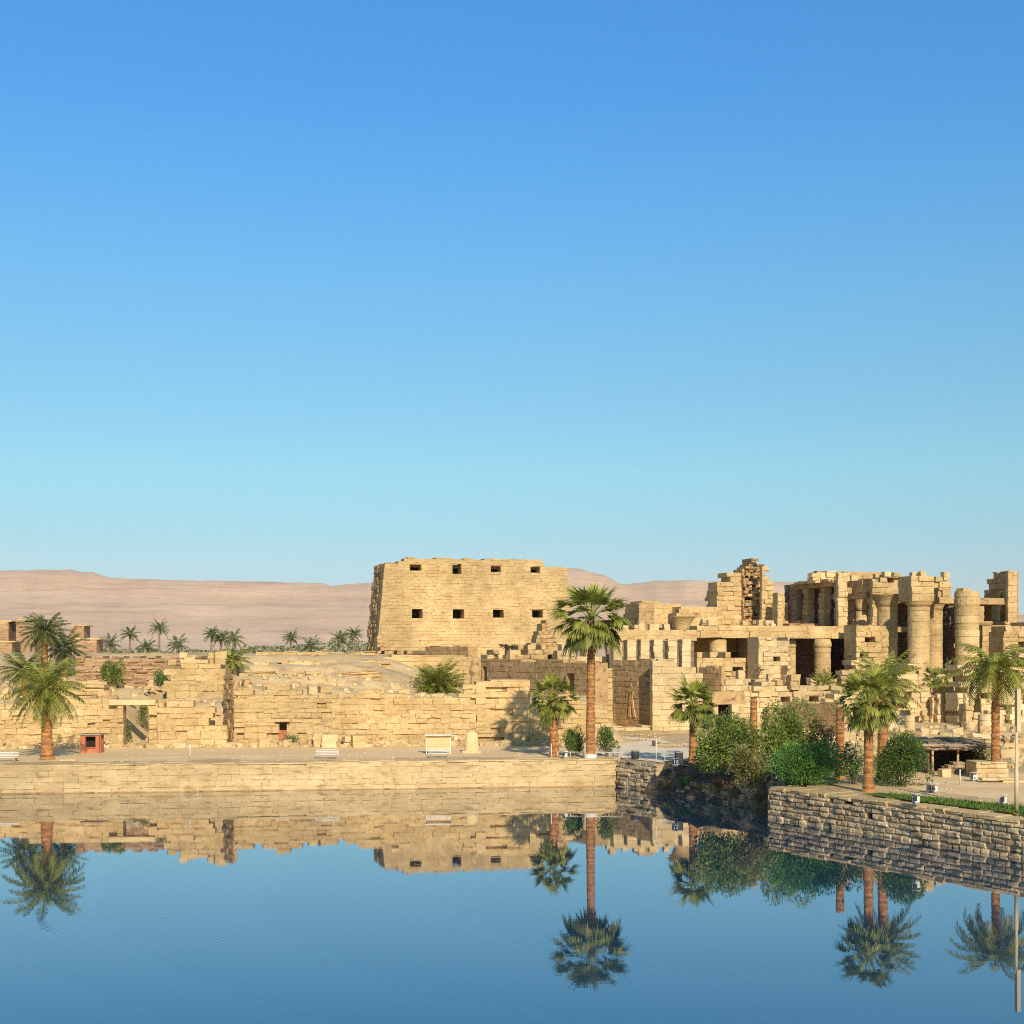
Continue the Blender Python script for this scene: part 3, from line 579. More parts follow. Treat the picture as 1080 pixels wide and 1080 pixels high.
# ---- lone gate tower
gt = thing('gate_tower', 'lone tall gate tower with a deep shaded niche, apart from the hall', 'tower', (GX(1055, 250), 250, 3))
def gwall(part, *a, **kw):
    k = dict(ch=1, bl=1.8, jit=.06, cham=.08, proud=.12, rag=.1); k.update(kw); return wall('', '', *a, part=part, parent=gt, **k)
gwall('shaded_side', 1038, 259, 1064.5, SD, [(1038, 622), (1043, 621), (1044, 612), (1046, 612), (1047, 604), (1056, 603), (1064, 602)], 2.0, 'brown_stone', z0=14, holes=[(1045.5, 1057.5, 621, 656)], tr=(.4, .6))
gwall('lit_end', 1063, 250, 1072.5, UD, [(1063, 602), (1072.5, 602)], .7, 'sandstone', z0=14)
gwall('niche_back', 1046, 262, 1062, SD, [(1046, 616), (1062, 616)], 1, 'brown_stone', z0=14)
gwall('base_wall', 1036, 247, 1080, UD, [(1036, 656), (1080, 657)], 4, 'sandstone', z0=4)

# ---- ruined walls in the stone field before the hall
FK = dict(ch=.85, bl=1.6, jit=.14, cham=.08, proud=.4, rag=1.0, miss=.06)
wall('ruined_wall', 'pale broken wall of big blocks at the foot of the great columns', 945, 205, 1012, UD, [(945, 722), (955, 700), (970, 702), (985, 716), (996, 708), (1012, 728)], 3, 'pale_stone', holes=[(978, 983, 735, 742)], **FK)
wall('ruined_wall', 'pale broken wall with dark square openings behind the arching palm', 1010, 200, 1100, UD, [(1010, 700), (1025, 697), (1030, 712), (1060, 708), (1064, 690), (1100, 688)], 3, 'pale_stone', holes=[(1026, 1034, 738, 758), (1046, 1050, 735, 755)], **FK)
wall('ruined_wall', 'low pale block wall behind the twin palms', 880, 196, 960, UD, [(880, 735), (900, 728), (930, 738), (945, 744), (960, 742)], 2.5, 'pale_stone', **FK)
wall('ruined_wall', 'long low pale wall under the hall, above the shrubs', 770, 205, 890, UD, [(770, 727), (790, 722), (830, 719), (845, 724), (860, 721), (890, 729)], 3, 'pale_stone', **FK)
wall('low_wall', 'low dark layered stone wall beside the paved square', 692, 158, 740, UD, [(692, 781), (710, 783), (740, 788)], 1.2, 'rough_quay', ch=.35, bl=1.2, jit=.06, cham=.06, proud=.2, cat='wall')
wall('low_wall', 'pale stone terrace edge between the palms and carved panel', 640, 186, 760, UD, [(640, 766), (700, 765), (760, 770)], 3, 'pale_stone', ch=.5, bl=1.2, jit=.08, cham=.07, cat='wall', proud=.3)
wall('low_wall', 'low rubble wall of the sunken yard behind the road', 1000, 122, 1018, XD, [(1000, 804), (1018, 806)], 1, 'rough_quay', ch=.3, bl=.5, cat='wall')
wall('low_wall', 'low broad block of pale masonry near the cream mast', 1030, 118, 1064, XD, [(1030, 806), (1040, 804), (1060, 806), (1064, 812)], 2.5, 'pale_stone', ch=.4, bl=.9, jit=.06, cham=.07, cat='wall')
wall('low_wall', 'low pale kerb wall leading off past the cream mast', 1036, 114, 1130, XD, [(1036, 823), (1080, 826), (1130, 826)], .8, 'pale_stone', ch=.3, bl=1.4, jit=.04, cat='wall')
# small gate in the ruins
x, D = GX(763, 186), 186; zb = gh(x, D)
t = thing('small_gate', 'little pale gate with a dark doorway under the brown block', 'gateway', (x, D, zb))
mb = MB(); mb.box((x-1.35, D, zb+2.0), (.4, .6, 2.0), TA, .7, .04); mb.box((x+1.35, D, zb+2.0), (.5, .6, 2.0), TA, .7, .04); mb.build('jamb', 'pale_stone', t)
mb = MB(); mb.box((x+.4, D, zb+4.9), (2.5, .7, .9), TA, .6, .05); mb.build('lintel', 'brown_stone', t)
mb = MB(); mb.box((x, D+1.6, zb+2.2), (1.8, .2, 2.2), TA, .6, .05); mb.build('passage', 'shade_black', t)  # black panel painted as the unlit depth of the doorway

# ---- mud-brick buildings on the mound
def brick_house(label, px0, px1, py0, D, dep=6, win_=()):
    x0, x1 = GX(px0, D), GX(px1, D); zb = gh((x0+x1)/2, D)-.8; zt_ = GZ(py0, D)
    t = thing('mud_brick_house', label, 'building', ((x0+x1)/2, D, zb))
    p0, p1 = Vector((x0, D)), Vector((x1, D+.12*(x1-x0)))
    mb = MB(); masonry(mb, p0, p1, dep, zb, zt_, ch=.5, bl=1.2, jit=.05, cham=.04, tr=(.3, .7), rag=.35); mb.build('wall', 'mud_brick', t)
    mb = MB(); mb.box(((x0+x1)/2, D+dep/2+.3, zt_+.05), ((x1-x0)/2+.15, dep/2, .12), .12, .8, .05); mb.build('roof_edge', 'sandstone', t)
    return t
brick_house('ochre brick house with flat roof beside the dark palm cluster', 78, 101, 674, 236)
brick_house('reddish brick tower behind the dark palm cluster', 74, 88, 660, 250)
brick_house('flat brown brick house rising behind the palm crowns', 17, 36, 654, 255)
brick_house('dark red brick house at the very edge of the view', -14, 8, 655.5, 255)
brick_house('ochre plastered house low at the edge beside the dark palms', -25, 11, 677, 225)
# long mud-brick bank wall
wall('mud_brick_wall', 'long crumbling brown brick wall along the mound below the distant palms', 80, 182, 214, dB, [(80, 694), (100, 692), (182, 692.5)], 4, 'mud_brick', ch=.5, bl=1.4, jit=.12, cham=.1, proud=.4, rag=.3)
wall('mud_brick_wall', 'low eroded earth wall on the mound before the tree line', 262, 222, 396, dB, [(262, 688), (300, 686.5), (396, 688)], 4, 'sandstone', ch=.6, bl=2.4, jit=.12, cham=.1, proud=.3, rag=.3, tr=(.2, .6))

for k, (a_, D_, b_, tp, lab) in enumerate(((252, 190, 330, 709, 'low eroded wall line on the sandy mound, lower one beside the yellowing palm'), (322, 197, 402, 707, 'low eroded wall line on the sandy mound, below the pylon end wall'), (268, 207, 348, 698, 'low eroded wall line on the sandy mound, upper one under the tree line'), (336, 212, 412, 696, 'low eroded wall line on the sandy mound, nearest the pylon foot'), (56, 172, 112, 722, 'low crumbled wall on the slope behind the leaning date palm'))):
    wall('eroded_wall', lab, a_, D_, b_, dB, [(a_, tp+3), (a_+12, tp), ((a_+b_)/2, tp+1.5), (b_-10, tp-1), (b_, tp+3)], 3, 'sandstone', ch=.45, bl=2.0, jit=.12, cham=.08, proud=.5, rag=.5, miss=.05)
wall('ruin_heap', 'long ragged row of broken uprights on the terrace over the relief wall', 514, 215, 592, UD, [(514, 692), (524, 688), (530, 693), (545, 690), (549, 684), (556, 690), (562, 679), (566, 688), (573, 676), (580, 687), (586, 680), (592, 691)], 4, 'sandstone', z0=8, ch=.8, bl=.95, jit=.14, cham=.12, proud=.5, cat='ruin', rag=.7, miss=.12, tr=(.1, .8))
# standing figure cut into the tall panel
p0, p1 = span(646, 197, 687, SD2); pn = Vector((SD2.y, -SD2.x)); mid_ = (p0+p1)/2
PAN = next(o for o in COL.objects if o.get('label', '').startswith('tall brown shaded wall panel'))
fg = MB(); zb_ = GZ(757, mid_.y)
def rel(poly):
    c3 = lambda a, z, e: (mid_.x+SD2.x*a+pn.x*e, mid_.y+SD2.y*a+pn.y*e, zb_+z)
    n = len(poly); vs = [c3(a, z, .02) for a, z in poly]+[c3(a*.96, z, .17) for a, z in poly]
    fg.faces(vs, [tuple(range(n, 2*n))]+[(i, (i+1) % n, n+(i+1) % n, n+i) for i in range(n)], .75)
rel([(.1*math.cos(a)*2.6-.1, 4.75+.32*math.sin(a)) for a in [i*.5236 for i in range(12)]])
rel([(-.75, 4.3), (-.3, 3.0), (.3, 3.0), (.75, 4.3), (.2, 4.5), (-.2, 4.5)]); rel([(-.32, 3.0), (-.55, 1.9), (.6, 1.9), (.32, 3.0)])
rel([(-.5, 1.9), (-.7, .1), (-.2, .1), (-.15, 1.9)]); rel([(.2, 1.9), (.55, .1), (1.1, .1), (.55, 1.9)]); rel([(.7, 4.3), (1.5, 5.2), (1.65, 5.05), (.75, 3.95)]); rel([(-.75, 4.3), (-1.2, 3.2), (-1.0, 3.1), (-.55, 3.9)])
fg.build('carved_figure', 'brown_stone', PAN)

# ------------------------------------------------------------------ palms and shrubs
def frond(mb, base, az, el, L, droop, n=22, lw=.09, ll=.75, tone=.5, seed=0, sag=.25):
    # feather leaf: curved midrib, leaflets both sides
    h = Vector((math.cos(az), math.sin(az), 0)); side = Vector((-math.sin(az), math.cos(az), 0)); p = Vector(base); prev = None; pts = []
    for i in range(n+1):
        t = i/n; e = el-droop*t**1.3; dr = h*math.cos(e)+Vector((0, 0, math.sin(e))); pts.append((p.copy(), dr)); p = p+dr*(L/n)
    for i in range(n):
        (a, d0), (b, d1) = pts[i], pts[i+1]; up = side.cross(d0); w_ = lerp(.07, .02, i/n)*L/3.5
        mb.quad([a-side*w_, a+side*w_, b+side*w_*.9, b-side*w_*.9], tone+.15)
        t = i/n
        if t < .1: continue
        l = ll*L/3.5*(math.sin(math.pi*min(1, (t*.86+.12)))**.6)*U(.8, 1.15)
        for sgn in (-1, 1):
            q = (side*sgn*.85+d0*.6+up*U(.0, .45)-Vector((0, 0, sag*U(.4, 1.4)))).normalized()
            m_ = a+q*l*.55; q2 = (q-Vector((0, 0, .35*U(.5, 1.5)))).normalized(); tip = m_+q2*l*.45
            wv = d0*lw*.5
            tn = max(0, min(1, tone+U(-.25, .25)))
            mb.quad([a-wv, a+wv, m_+wv*1.0, m_-wv*1.0], tn); mb.quad([m_-wv, m_+wv, tip+wv*.15, tip-wv*.15], tn)
SPR = 1.15
def fan(mb, base, az, el, L, B, tone=.5, n=20, droop=.5):
    # fan leaf: petiole, then blades spreading from its end and hanging at the tips
    h = Vector((math.cos(az), math.sin(az), 0)); side = Vector((-math.sin(az), math.cos(az), 0)); p = Vector(base); pts = []
    for i in range(5):
        e = el-droop*i/4; dr = h*math.cos(e)+Vector((0, 0, math.sin(e))); pts.append(p.copy()); p = p+dr*(L/4)
    for a, b in zip(pts, pts[1:]+[p]): mb.quad([a-side*.05, a+side*.05, b+side*.04, b-side*.04], .75)
    up = side.cross(dr).normalized(); roll = U(-.5, .5); s2 = side*math.cos(roll)+up*math.sin(roll); u2 = s2.cross(dr)
    for i in range(n):
        f = (i/(n-1)-.5)*2; an = f*SPR; r = B*(1-.3*abs(f))*U(.7, 1.15)
        q = (dr*math.cos(an)+s2*math.sin(an)+u2*.25*abs(f)).normalized(); w_ = (q.cross(u2)).normalized()*.062*B/1.4
        m_ = p+q*r*.55; q2 = (q-Vector((0, 0, U(.15, .55) if el > .35 else U(.4, 1.2)))).normalized(); tip = m_+q2*r*.45
        tn = max(0, min(1, tone+U(-.3, .3)))
        mb.quad([p-w_*.3, p+w_*.3, m_+w_, m_-w_], tn); mb.quad([m_-w_, m_+w_, tip+w_*.12, tip-w_*.12], tn)
def trunk(mb, base, top, r0, r1, bend=(0, 0), n=26, step=.2):
    H = top[2]-base[2]; k = max(6, int(H/step)); pts, rs = [], []
    for i in range(k+1):
        t = i/k; bx_ = math.sin(math.pi*t)
        pts.append((lerp(base[0], top[0], t)+bend[0]*bx_, lerp(base[1], top[1], t)+bend[1]*bx_, lerp(base[2], top[2], t)))
        flare = .35*r0*math.exp(-t*H/.7)
        rs.append((lerp(r0, r1, t**.8)+flare)*(1.04 if i % 2 else .94)*U(.95, 1.05))
    base_n = len(mb.Fc); mb.tube(pts, rs, 14)
    for i in range(base_n, len(mb.Fc)):
        ring = (i-base_n)//14; mb.T[i] = max(0, min(1, .5+.25*math.sin(ring*2.1)+U(-.35, .35))); mb.S[i] = False
def palm(label, px, D, zb, H, kind, crown_r, nf, lean=(0, 0), r0=.5, r1=.38, lm='date_leaf', bm='bark', name='date_palm', elev=(-.5, 1.35), droop=(.7, 1.4), dead=8, n=20, lw=.1, group=None, white=False, dskirt=False, B=1.5):
    x = GX(px, D); t = thing(name, label, 'palm tree', (x, D, zb), group)
    top = (x+lean[0], D+lean[1], zb+H)
    if H > .8:
        mb = MB(); trunk(mb, (x, D, zb-.1), top, r0, r1); mb.build('trunk', bm, t)
    if white:
        mb = MB(); mb.lathe((x, D, zb), [(r0*1.5, -.1), (r0*1.4, .3), (r0*1.35, .5)], 16, .5, .01); mb.build('painted_base', 'white_paint', t)
    mb = MB(); ga = 2.39996
    for i in range(nf):
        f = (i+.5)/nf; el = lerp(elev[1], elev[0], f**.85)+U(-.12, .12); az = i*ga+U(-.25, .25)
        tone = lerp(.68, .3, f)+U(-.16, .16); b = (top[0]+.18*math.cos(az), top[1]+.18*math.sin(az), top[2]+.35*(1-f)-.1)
        if kind == 'date': frond(mb, b, az, el, crown_r*U(.88, 1.12)*1.25, U(*droop), n=n, lw=lw, tone=tone)
        else: fan(mb, b, az, el, (crown_r-B*.75)*U(.55, 1.12), B*U(.8, 1.2), tone, droop=max(.05, lerp(.95, .1, (el+.8)/2.1)+U(-.15, .2)))
    mb.build('crown', lm, t)
    if dead:
        mb = MB()
        for i in range(dead):
            az = i*ga*1.3; el = U(-1.0, -.55); b = (top[0]+.2*math.cos(az), top[1]+.2*math.sin(az), top[2]-.35)
            if kind == 'date': frond(mb, b, az, el, crown_r*U(.5, .8), U(.3, .7), n=12, lw=lw, tone=.5, ll=.5)
            else: fan(mb, b, az, el, (crown_r-B)*U(.5, .8), B*.7, .5, 11, .6)
        mb.build('dead_fronds', 'dead_leaf', t)
    # boots of cut leaf stalks below the crown
    if H > 2.5:
        mb = MB()
        for i in range(26):
            az = i*ga; z = top[2]-.9+.05*i*.6; q = r1*1.05
            c = Vector((top[0]+q*math.cos(az), top[1]+q*math.sin(az), z)); o = Vector((math.cos(az), math.sin(az), 1.1)).normalized(); s = Vector((-math.sin(az), math.cos(az), 0))*.09
            mb.quad([c-s, c+s, c+s*.6+o*.5, c-s*.6+o*.5], U(.2, .8))
        mb.build('leaf_boots', 'bark_shade_grey', t)
    return t
G = 2.8
# by the lake
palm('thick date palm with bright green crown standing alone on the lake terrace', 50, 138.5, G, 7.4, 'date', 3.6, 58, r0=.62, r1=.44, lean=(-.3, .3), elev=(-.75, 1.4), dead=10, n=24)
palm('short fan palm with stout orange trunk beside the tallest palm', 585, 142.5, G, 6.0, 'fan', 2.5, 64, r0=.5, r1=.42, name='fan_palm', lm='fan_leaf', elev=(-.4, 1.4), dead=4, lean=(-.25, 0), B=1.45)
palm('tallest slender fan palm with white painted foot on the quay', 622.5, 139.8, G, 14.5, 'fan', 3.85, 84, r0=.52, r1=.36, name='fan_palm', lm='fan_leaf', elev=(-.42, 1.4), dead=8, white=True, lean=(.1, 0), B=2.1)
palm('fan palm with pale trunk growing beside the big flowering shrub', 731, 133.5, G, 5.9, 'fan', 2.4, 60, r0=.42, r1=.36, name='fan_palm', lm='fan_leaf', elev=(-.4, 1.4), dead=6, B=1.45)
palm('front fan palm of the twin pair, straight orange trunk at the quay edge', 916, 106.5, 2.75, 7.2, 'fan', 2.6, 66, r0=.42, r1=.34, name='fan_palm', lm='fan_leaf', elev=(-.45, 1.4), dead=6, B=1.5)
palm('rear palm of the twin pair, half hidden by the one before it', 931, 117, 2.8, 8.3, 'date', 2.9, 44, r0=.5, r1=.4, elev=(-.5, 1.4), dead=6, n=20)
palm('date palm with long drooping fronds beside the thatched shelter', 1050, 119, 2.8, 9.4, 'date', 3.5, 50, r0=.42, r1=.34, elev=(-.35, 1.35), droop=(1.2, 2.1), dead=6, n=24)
# among the ruins
palm('dark tall palm crowning the cluster behind the terrace palm', 47, 186, gh(GX(47, 186), 186), 6.6, 'date', 3.1, 44, r0=.5, r1=.4, lm='date_leaf_dark', dead=12, n=16, lw=.14)
palm('dark leaning palm in the cluster, brown trunk showing below it', 26, 172, gh(GX(26, 172), 172), 3.8, 'date', 2.8, 40, r0=.45, r1=.4, lm='date_leaf_dark', dead=8, n=16, lw=.13)
palm('dark bushy palm in the cluster, next to the ochre brick house', 68, 192, gh(GX(68, 192), 192), 4.0, 'date', 2.8, 38, r0=.45, r1=.4, lm='date_leaf_dark', dead=6, n=16, lw=.14)
palm('small yellowing palm rising behind the ruined wall near the block tower', 246, 196, gh(GX(246, 196), 196), 2.4, 'date', 2.3, 36, r0=.3, r1=.28, dead=10, n=14, lw=.14)
palm('round trunkless palm sprouting on top of the sandy wall', 462, 192, 8.0, .7, 'date', 3.6, 84, elev=(.1, 1.5), droop=(.7, 1.5), dead=5, n=18, lw=.13)
palm('small palm sprouting among pale blocks below the great columns', 987, 190, GZ(724, 190), .8, 'fan', 2.2, 30, name='fan_palm', lm='fan_leaf', dead=3, elev=(-.1, 1.4))
palm('small spiky palm bush before the dark openings of the hall', 868, 200, GZ(724, 200), .3, 'date', 1.9, 20, lm='date_leaf', dead=0, n=12, lw=.16, elev=(.2, 1.4), droop=(.2, .6))
# topless trunks
for px, D, py, lab in ((795, 140, 735, 'bare topless palm trunk rising from the big flowering shrub'), (886, 118, 746, 'thick bare topless palm trunk behind the round green hedge')):
    x = GX(px, D); t = MB(); trunk(t, (x, D, 2.7), (x, D, GZ(py, D)), .38, .36); tag(t.build('palm_trunk', 'bark', None, (x, D, 2.7)), lab, 'tree trunk')

def bush(label, px, D, rx, ry, h, lm, n=2600, ls=.16, name='shrub', zb=None, mix=None, cat='shrub', stems=7, flat=.0, group=None, spiky=False, lobes=13):
    x = GX(px, D); zb = (2.75 if D < 150 else gh(x, D)) if zb is None else zb
    t = thing(name, label, cat, (x, D, zb), group)
    mb = MB(); m2 = MB(); cl = []
    for i in range(lobes):
        a = U(0, 2*math.pi); q = math.sqrt(U(0, 1))*.68; z = U(.22, .78); k = 1-.55*max(0, z-.45)
        cl.append((x+rx*q*k*math.cos(a), D+ry*q*k*math.sin(a), zb+h*z, U(.24, .42)))
    for i in range(n):
        c = cl[i % len(cl)]; v = Vector((R.gauss(0, 1), R.gauss(0, 1), R.gauss(0, 1))).normalized()*U(.55, 1.0)**.6
        p = Vector((c[0]+v.x*c[3]*rx*1.15, c[1]+v.y*c[3]*ry*1.15, max(zb+.05, c[2]+v.z*c[3]*h*.85)))
        d = (v+Vector((U(-.7, .7), U(-.7, .7), U(-.5, .9)))).normalized()
        if spiky: d = (v*.5+Vector((U(-.3, .3), U(-.3, .3), 1))).normalized()
        s = d.orthogonal().normalized(); s.rotate(Matrix.Rotation(U(0, 6.28), 3, d)); l = ls*U(.7, 1.5)*(2.2 if spiky else 1); w_ = ls*.32*U(.7, 1.3)*(.6 if spiky else 1)
        tn = max(0, min(1, .5+.25*math.sin(c[0]*5+c[1]*3)+U(-.28, .28)))
        b = m2 if (mix and R.random() < mix[1]) else mb
        b.quad([p-s*w_*.4, p+d*l*.5-s*w_, p+d*l, p+d*l*.5+s*w_], tn)
    mb.build('foliage', lm, t)
    if mix: m2.build(mix[2], mix[0], t)
    sb = MB()
    for c in cl[:stems]: sb.tube([(x+(c[0]-x)*.15, D+(c[1]-D)*.15, zb-.1), (lerp(x, c[0], .5), lerp(D, c[1], .5), lerp(zb, c[2], .6)), c[:3]], [.06, .045, .02], 5)
    sb.build('stems', 'bark_shade_grey', t)
    return t
# (rx, ry, h in metres)
bush('large light green flowering shrub on the dark bank, tallest of the thicket', 768, 123.5, 3.5, 2.4, 5.5, 'bush_green', 13000, .22, mix=('bush_dry', .06, 'blossom'), lobes=34)
bush('brownish dry shrub hanging over the dark bank beneath the flowering one', 793, 118.5, 1.9, 1.5, 3.7, 'bush_dry', 4200, .2, zb=1.9, mix=('bush_green', .45, 'young_foliage'))
bush('yellow green reedy shrub behind the round hedge', 829, 124, 3.0, 2, 6.4, 'bush_green', 10000, .2, lobes=24)
bush('dull red brown shrub behind the round hedge next to the topless trunk', 866, 124, 1.7, 1.5, 5.0, 'bush_red', 3000, .2, mix=('bush_green', .45, 'young_foliage'))
bush('dense round bright green hedge on the quay corner', 858, 112.5, 3.7, 2.0, 3.5, 'hedge_leaf', 14000, .16, name='hedge', cat='hedge', lobes=34)
bush('dark green rounded bush behind the twin palm trunks', 951, 112, 2.4, 2.2, 4.5, 'bush_dark', 9000, .17, lobes=20)
bush('thin pale green sapling growing by the shelter wall', 1036, 121, .9, .9, 3.1, 'bush_green', 700, .18, mix=('bush_dry', .4, 'dry_foliage'))
bush('dark spiky shrub close beside the tallest palm, facing the short fan palm', 606, 143, 1.2, 1.1, 3.1, 'bush_dark', 1900, .18, spiky=True)
bush('round dark shrub between the tallest palm and paved square', 641, 142.5, 1.25, 1.1, 3.2, 'bush_dark', 2200, .17)
bush('leafy olive bush growing on the mound beside the brown brick wall', 119, 178, 1.8, 1.5, 3.7, 'bush_green', 2600, .22)
bush('small bright bush on the wall beside the block tower', 169, 180, 1.1, 1, 2.3, 'hedge_leaf', 900, .2, zb=GZ(722, 180))
bush('olive bush inside the stone gateway, lower one', 131, 159.6, 1.0, .8, 2.8, 'bush_green', 900, .17, mix=('bush_dry', .3, 'dry_foliage'), zb=3.0)
bush('olive bush inside the stone gateway, higher one under the lintel', 149.5, 166, 1.0, .8, 2.4, 'bush_green', 900, .17, zb=5.2)
bush('tiny green tuft beside the small dark doorway', 307, 157, 1.0, .6, .9, 'hedge_leaf', 420, .14, zb=3.4)
bush('tiny green tuft farther along from the small dark doorway', 344, 158.5, .55, .5, .7, 'hedge_leaf', 240, .13, zb=3.6)
bush('yellowish spiky plant standing before the hall front', 800, 215, .9, .8, 1.6, 'bush_dry', 300, .18, zb=GZ(712, 215))
bush('low green shrub between twin palm trunk and dark hedge shade', 901, 113, 1.0, 1, 3.6, 'bush_dark', 1200, .17)

for px, D, zb_, h_ in ((704, 131.5, .2, 1.0), (722, 129, .5, 1.3), (741, 127, .3, 1.1), (757, 124.5, .6, 1.4), (776, 122, .3, 1.1), (801, 118, .3, 1.3)):
    bush('dry tuft of reeds hanging on the dark lake bank above the water', px, D, .8, .6, h_, R.choice(['bush_dry', 'bush_dark']), 420, .17, name='reed_tuft', zb=zb_, cat='reeds', spiky=True, lobes=5, group='reed tufts on the dark bank', stems=3)
# far palms beyond the mound
def far_palm(label, px, py0, D=430, r=3.3, dn=22, group=None, lm='far_leaf'):
    x = GX(px, D); zt_ = GZ(py0, D)-r*.55
    return palm(label, px, D, 2, zt_-2, 'date', r, dn, r0=.4, r1=.3, lm=lm, bm='bark_shade_grey', dead=0, n=9, lw=.36, elev=(-.5, 1.4), group=group)
for px, py0, r, lab in ((116, 673, 4.2, 'squat distant palm beyond the brick wall, first of the far row'), (137, 664, 3.2, 'slim distant palm beside the squat one beyond the brick wall'),
        (168, 657, 3.9, 'highest distant palm standing clear above the brick wall'), (187, 674, 4.4, 'low distant palm between the highest one and block tower'),
        (223, 664, 3.2, 'tall distant palm rising over the block tower'), (233, 668, 3.6, 'distant palm between the tall one and yellowing palm'), (246, 668, 4.4, 'wide distant palm just over the small yellowing palm'),
        (307, 668, 3.4, 'lone thin distant palm over the eroded earth wall'), (328, 675, 4.2, 'low distant palm next to the lone thin one'),
        (359, 669, 4.0, 'distant palm in the clump beside the pylon, lower one'), (373, 664, 3.4, 'distant palm in the clump touching the pylon, higher one'), (155, 677, 3.8, 'low rounded distant palm under the highest one')):
    far_palm(lab, px, py0, 430+U(-30, 30), r*.82)
tl = MB()
for i in range(5200):
    px = U(-80, 395); D = U(440, 520)
    den = .55+.45*mnoise.noise(Vector((px*.03, 3, 0)))+(.3 if px > 255 else 0)
    hmax = (3.0+4.2*max(0, den)+(2.5 if px > 335 else 0))*(1 if px > 100 else .8)
    p = Vector((GX(px, D), D, 9.5+U(0, 1)*hmax*.95)); d = Vector((U(-1, 1), U(-1, 1), U(-.3, 1))).normalized(); s = d.orthogonal().normalized()
    tl.quad([p-s*.2, p+d*.6-s*.45, p+d*1.2, p+d*.6+s*.45], U(0, 1))
struct(tl.build('far_treeline', 'far_leaf'), 'stuff')

# lawn strip on the quay
gr = MB()
nQ = Vector((QD.y, -QD.x))
for i in range(9000):
    s = U(4, 60); q = Q3+QD*s-nQ*U(1.5, 2.0+min(3.4, s*.16)); h = U(.1, .26); a = U(0, 6.28); dx, dy = math.cos(a)*.05, math.sin(a)*.05
    if PX(q.x, q.y) < 938: continue
    gr.quad([(q.x-dx, q.y-dy, 2.78), (q.x+dx, q.y+dy, 2.78), (q.x+U(-.09, .09), q.y+U(-.09, .09), 2.8+h)], U(0, 1))
struct(gr.build('grass', 'lawn'), 'stuff')
mb = MB()
pts = [Q3+QD*s-nQ*1.5 for s in (9, 20, 35, 62)]+[Q3+QD*s-nQ*(2.1+min(3.4, s*.16)) for s in (62, 35, 20, 9)]
mb.quad([(p.x, p.y, 2.81) for p in pts]); struct(mb.build('lawn', 'lawn'))

# ------------------------------------------------------------------ loose stones
def stone_mesh(seed, m):
    mb = MB(); r_ = random.Random(seed); vs = []
    for z in (0, .55, 1):
        for x, y in ((-1, -1), (0, -1.05), (1, -1), (1.05, 0), (1, 1), (0, 1.05), (-1, 1), (-1.05, 0)):
            k = (1 if z < .6 else .88); vs.append((x*.5*k+r_.uniform(-.07, .07), y*.5*k+r_.uniform(-.07, .07), z-.08+r_.uniform(-.06, .06)))
    fs = [(i, (i+1) % 8, 8+(i+1) % 8, 8+i) for i in range(8)]+[(8+i, 8+(i+1) % 8, 16+(i+1) % 8, 16+i) for i in range(8)]+[tuple(range(16, 24)), tuple(range(7, -1, -1))]
    mb.faces(vs, fs, r_.uniform(.2, .8)); o = mb.build('stone_block', m); me = o.data; bpy.data.objects.remove(o); return me
SM = [stone_mesh(i, 'pale_stone') for i in range(6)]+[stone_mesh(20+i, 'sandstone') for i in range(4)]+[stone_mesh(30+i, 'brown_stone') for i in range(2)]
def stones(label, group, n, area, size, flat=.7, name='stone_block'):
    for i in range(n):
        x, y = area(); o = bpy.data.objects.new(name, R.choice(SM)); COL.objects.link(o)
        s = U(*size); o.location = (x, y, gh(x, y)-.05); o.scale = (s*U(.8, 1.7), s*U(.8, 1.2), s*flat*U(.7, 1.3)); o.rotation_euler = (U(-.12, .12), U(-.12, .12), U(-.5, .5))
        tag(o, label, 'stone', group)
def area_px(px0, px1, D0, D1): return lambda: (lambda D: (GX(U(px0, px1), D), D))(U(D0, D1))
stones('pale cut stone lying loose in the wide stone field below the great columns', 'loose stones of the stone field', 90, area_px(905, 1080, 140, 196), (.7, 1.7))
stones('pale cut stone lying loose between shrub thicket and hall front', 'loose stones before the hall', 40, area_px(745, 900, 150, 196), (.7, 1.6))
stones('loose stone fallen along the foot of the terrace wall', 'stones along the terrace wall', 60, lambda: (lambda x: (x, BY(x)-U(1.2, 2.6)))(U(-62, 8)), (.4, .95))
stones('loose stone on the slope above the terrace wall', 'stones on the slope', 44, lambda: (lambda x: (x, BY(x)+U(6, 30)))(U(-66, -25)), (.6, 1.3))
stones('broken stone piled before the pylon foot above the shaded wall', 'stones before the pylon', 34, area_px(512, 640, 206, 222), (.9, 2.2), 1.1)
stones('jumbled stone lying between front pillar row and carved panel', 'stones below the pillars', 16, area_px(648, 740, 195, 204), (.6, 1.4))
def uprights(label, group, n, px0, px1, Da, Db, zf, hh, name='broken_block'):
    for i in range(n):
        D = U(Da, Db); px = U(px0, px1); x = GX(px, D); z = zf(x, D); h = U(*hh); mb = MB(); w_ = U(.45, .9); q = z-.3; k = 0
        while q < z+h:
            e = U(.6, 1.0); mb.box((x+U(-.12, .12), D+U(-.1, .1), q+e/2), (w_*U(.8, 1.1), w_*U(.7, 1.0), e/2), TA+U(-.12, .12), U(.3, .75), .1); q += e
        tag(mb.build(name, R.choice(['pale_stone', 'sandstone']), None, (x, D, z)), label, 'ruin block', group)
uprights('upright broken block standing in the ruin field before the hall of columns', 'broken uprights before the hall', 26, 742, 1075, 188, 214, lambda x, D: gh(x, D), (1.2, 4.2))
uprights('short block stump on the ragged wall top under the great columns', 'stumps under the great columns', 12, 950, 1080, 205, 212, lambda x, D: 8.0, (1.2, 3.2))
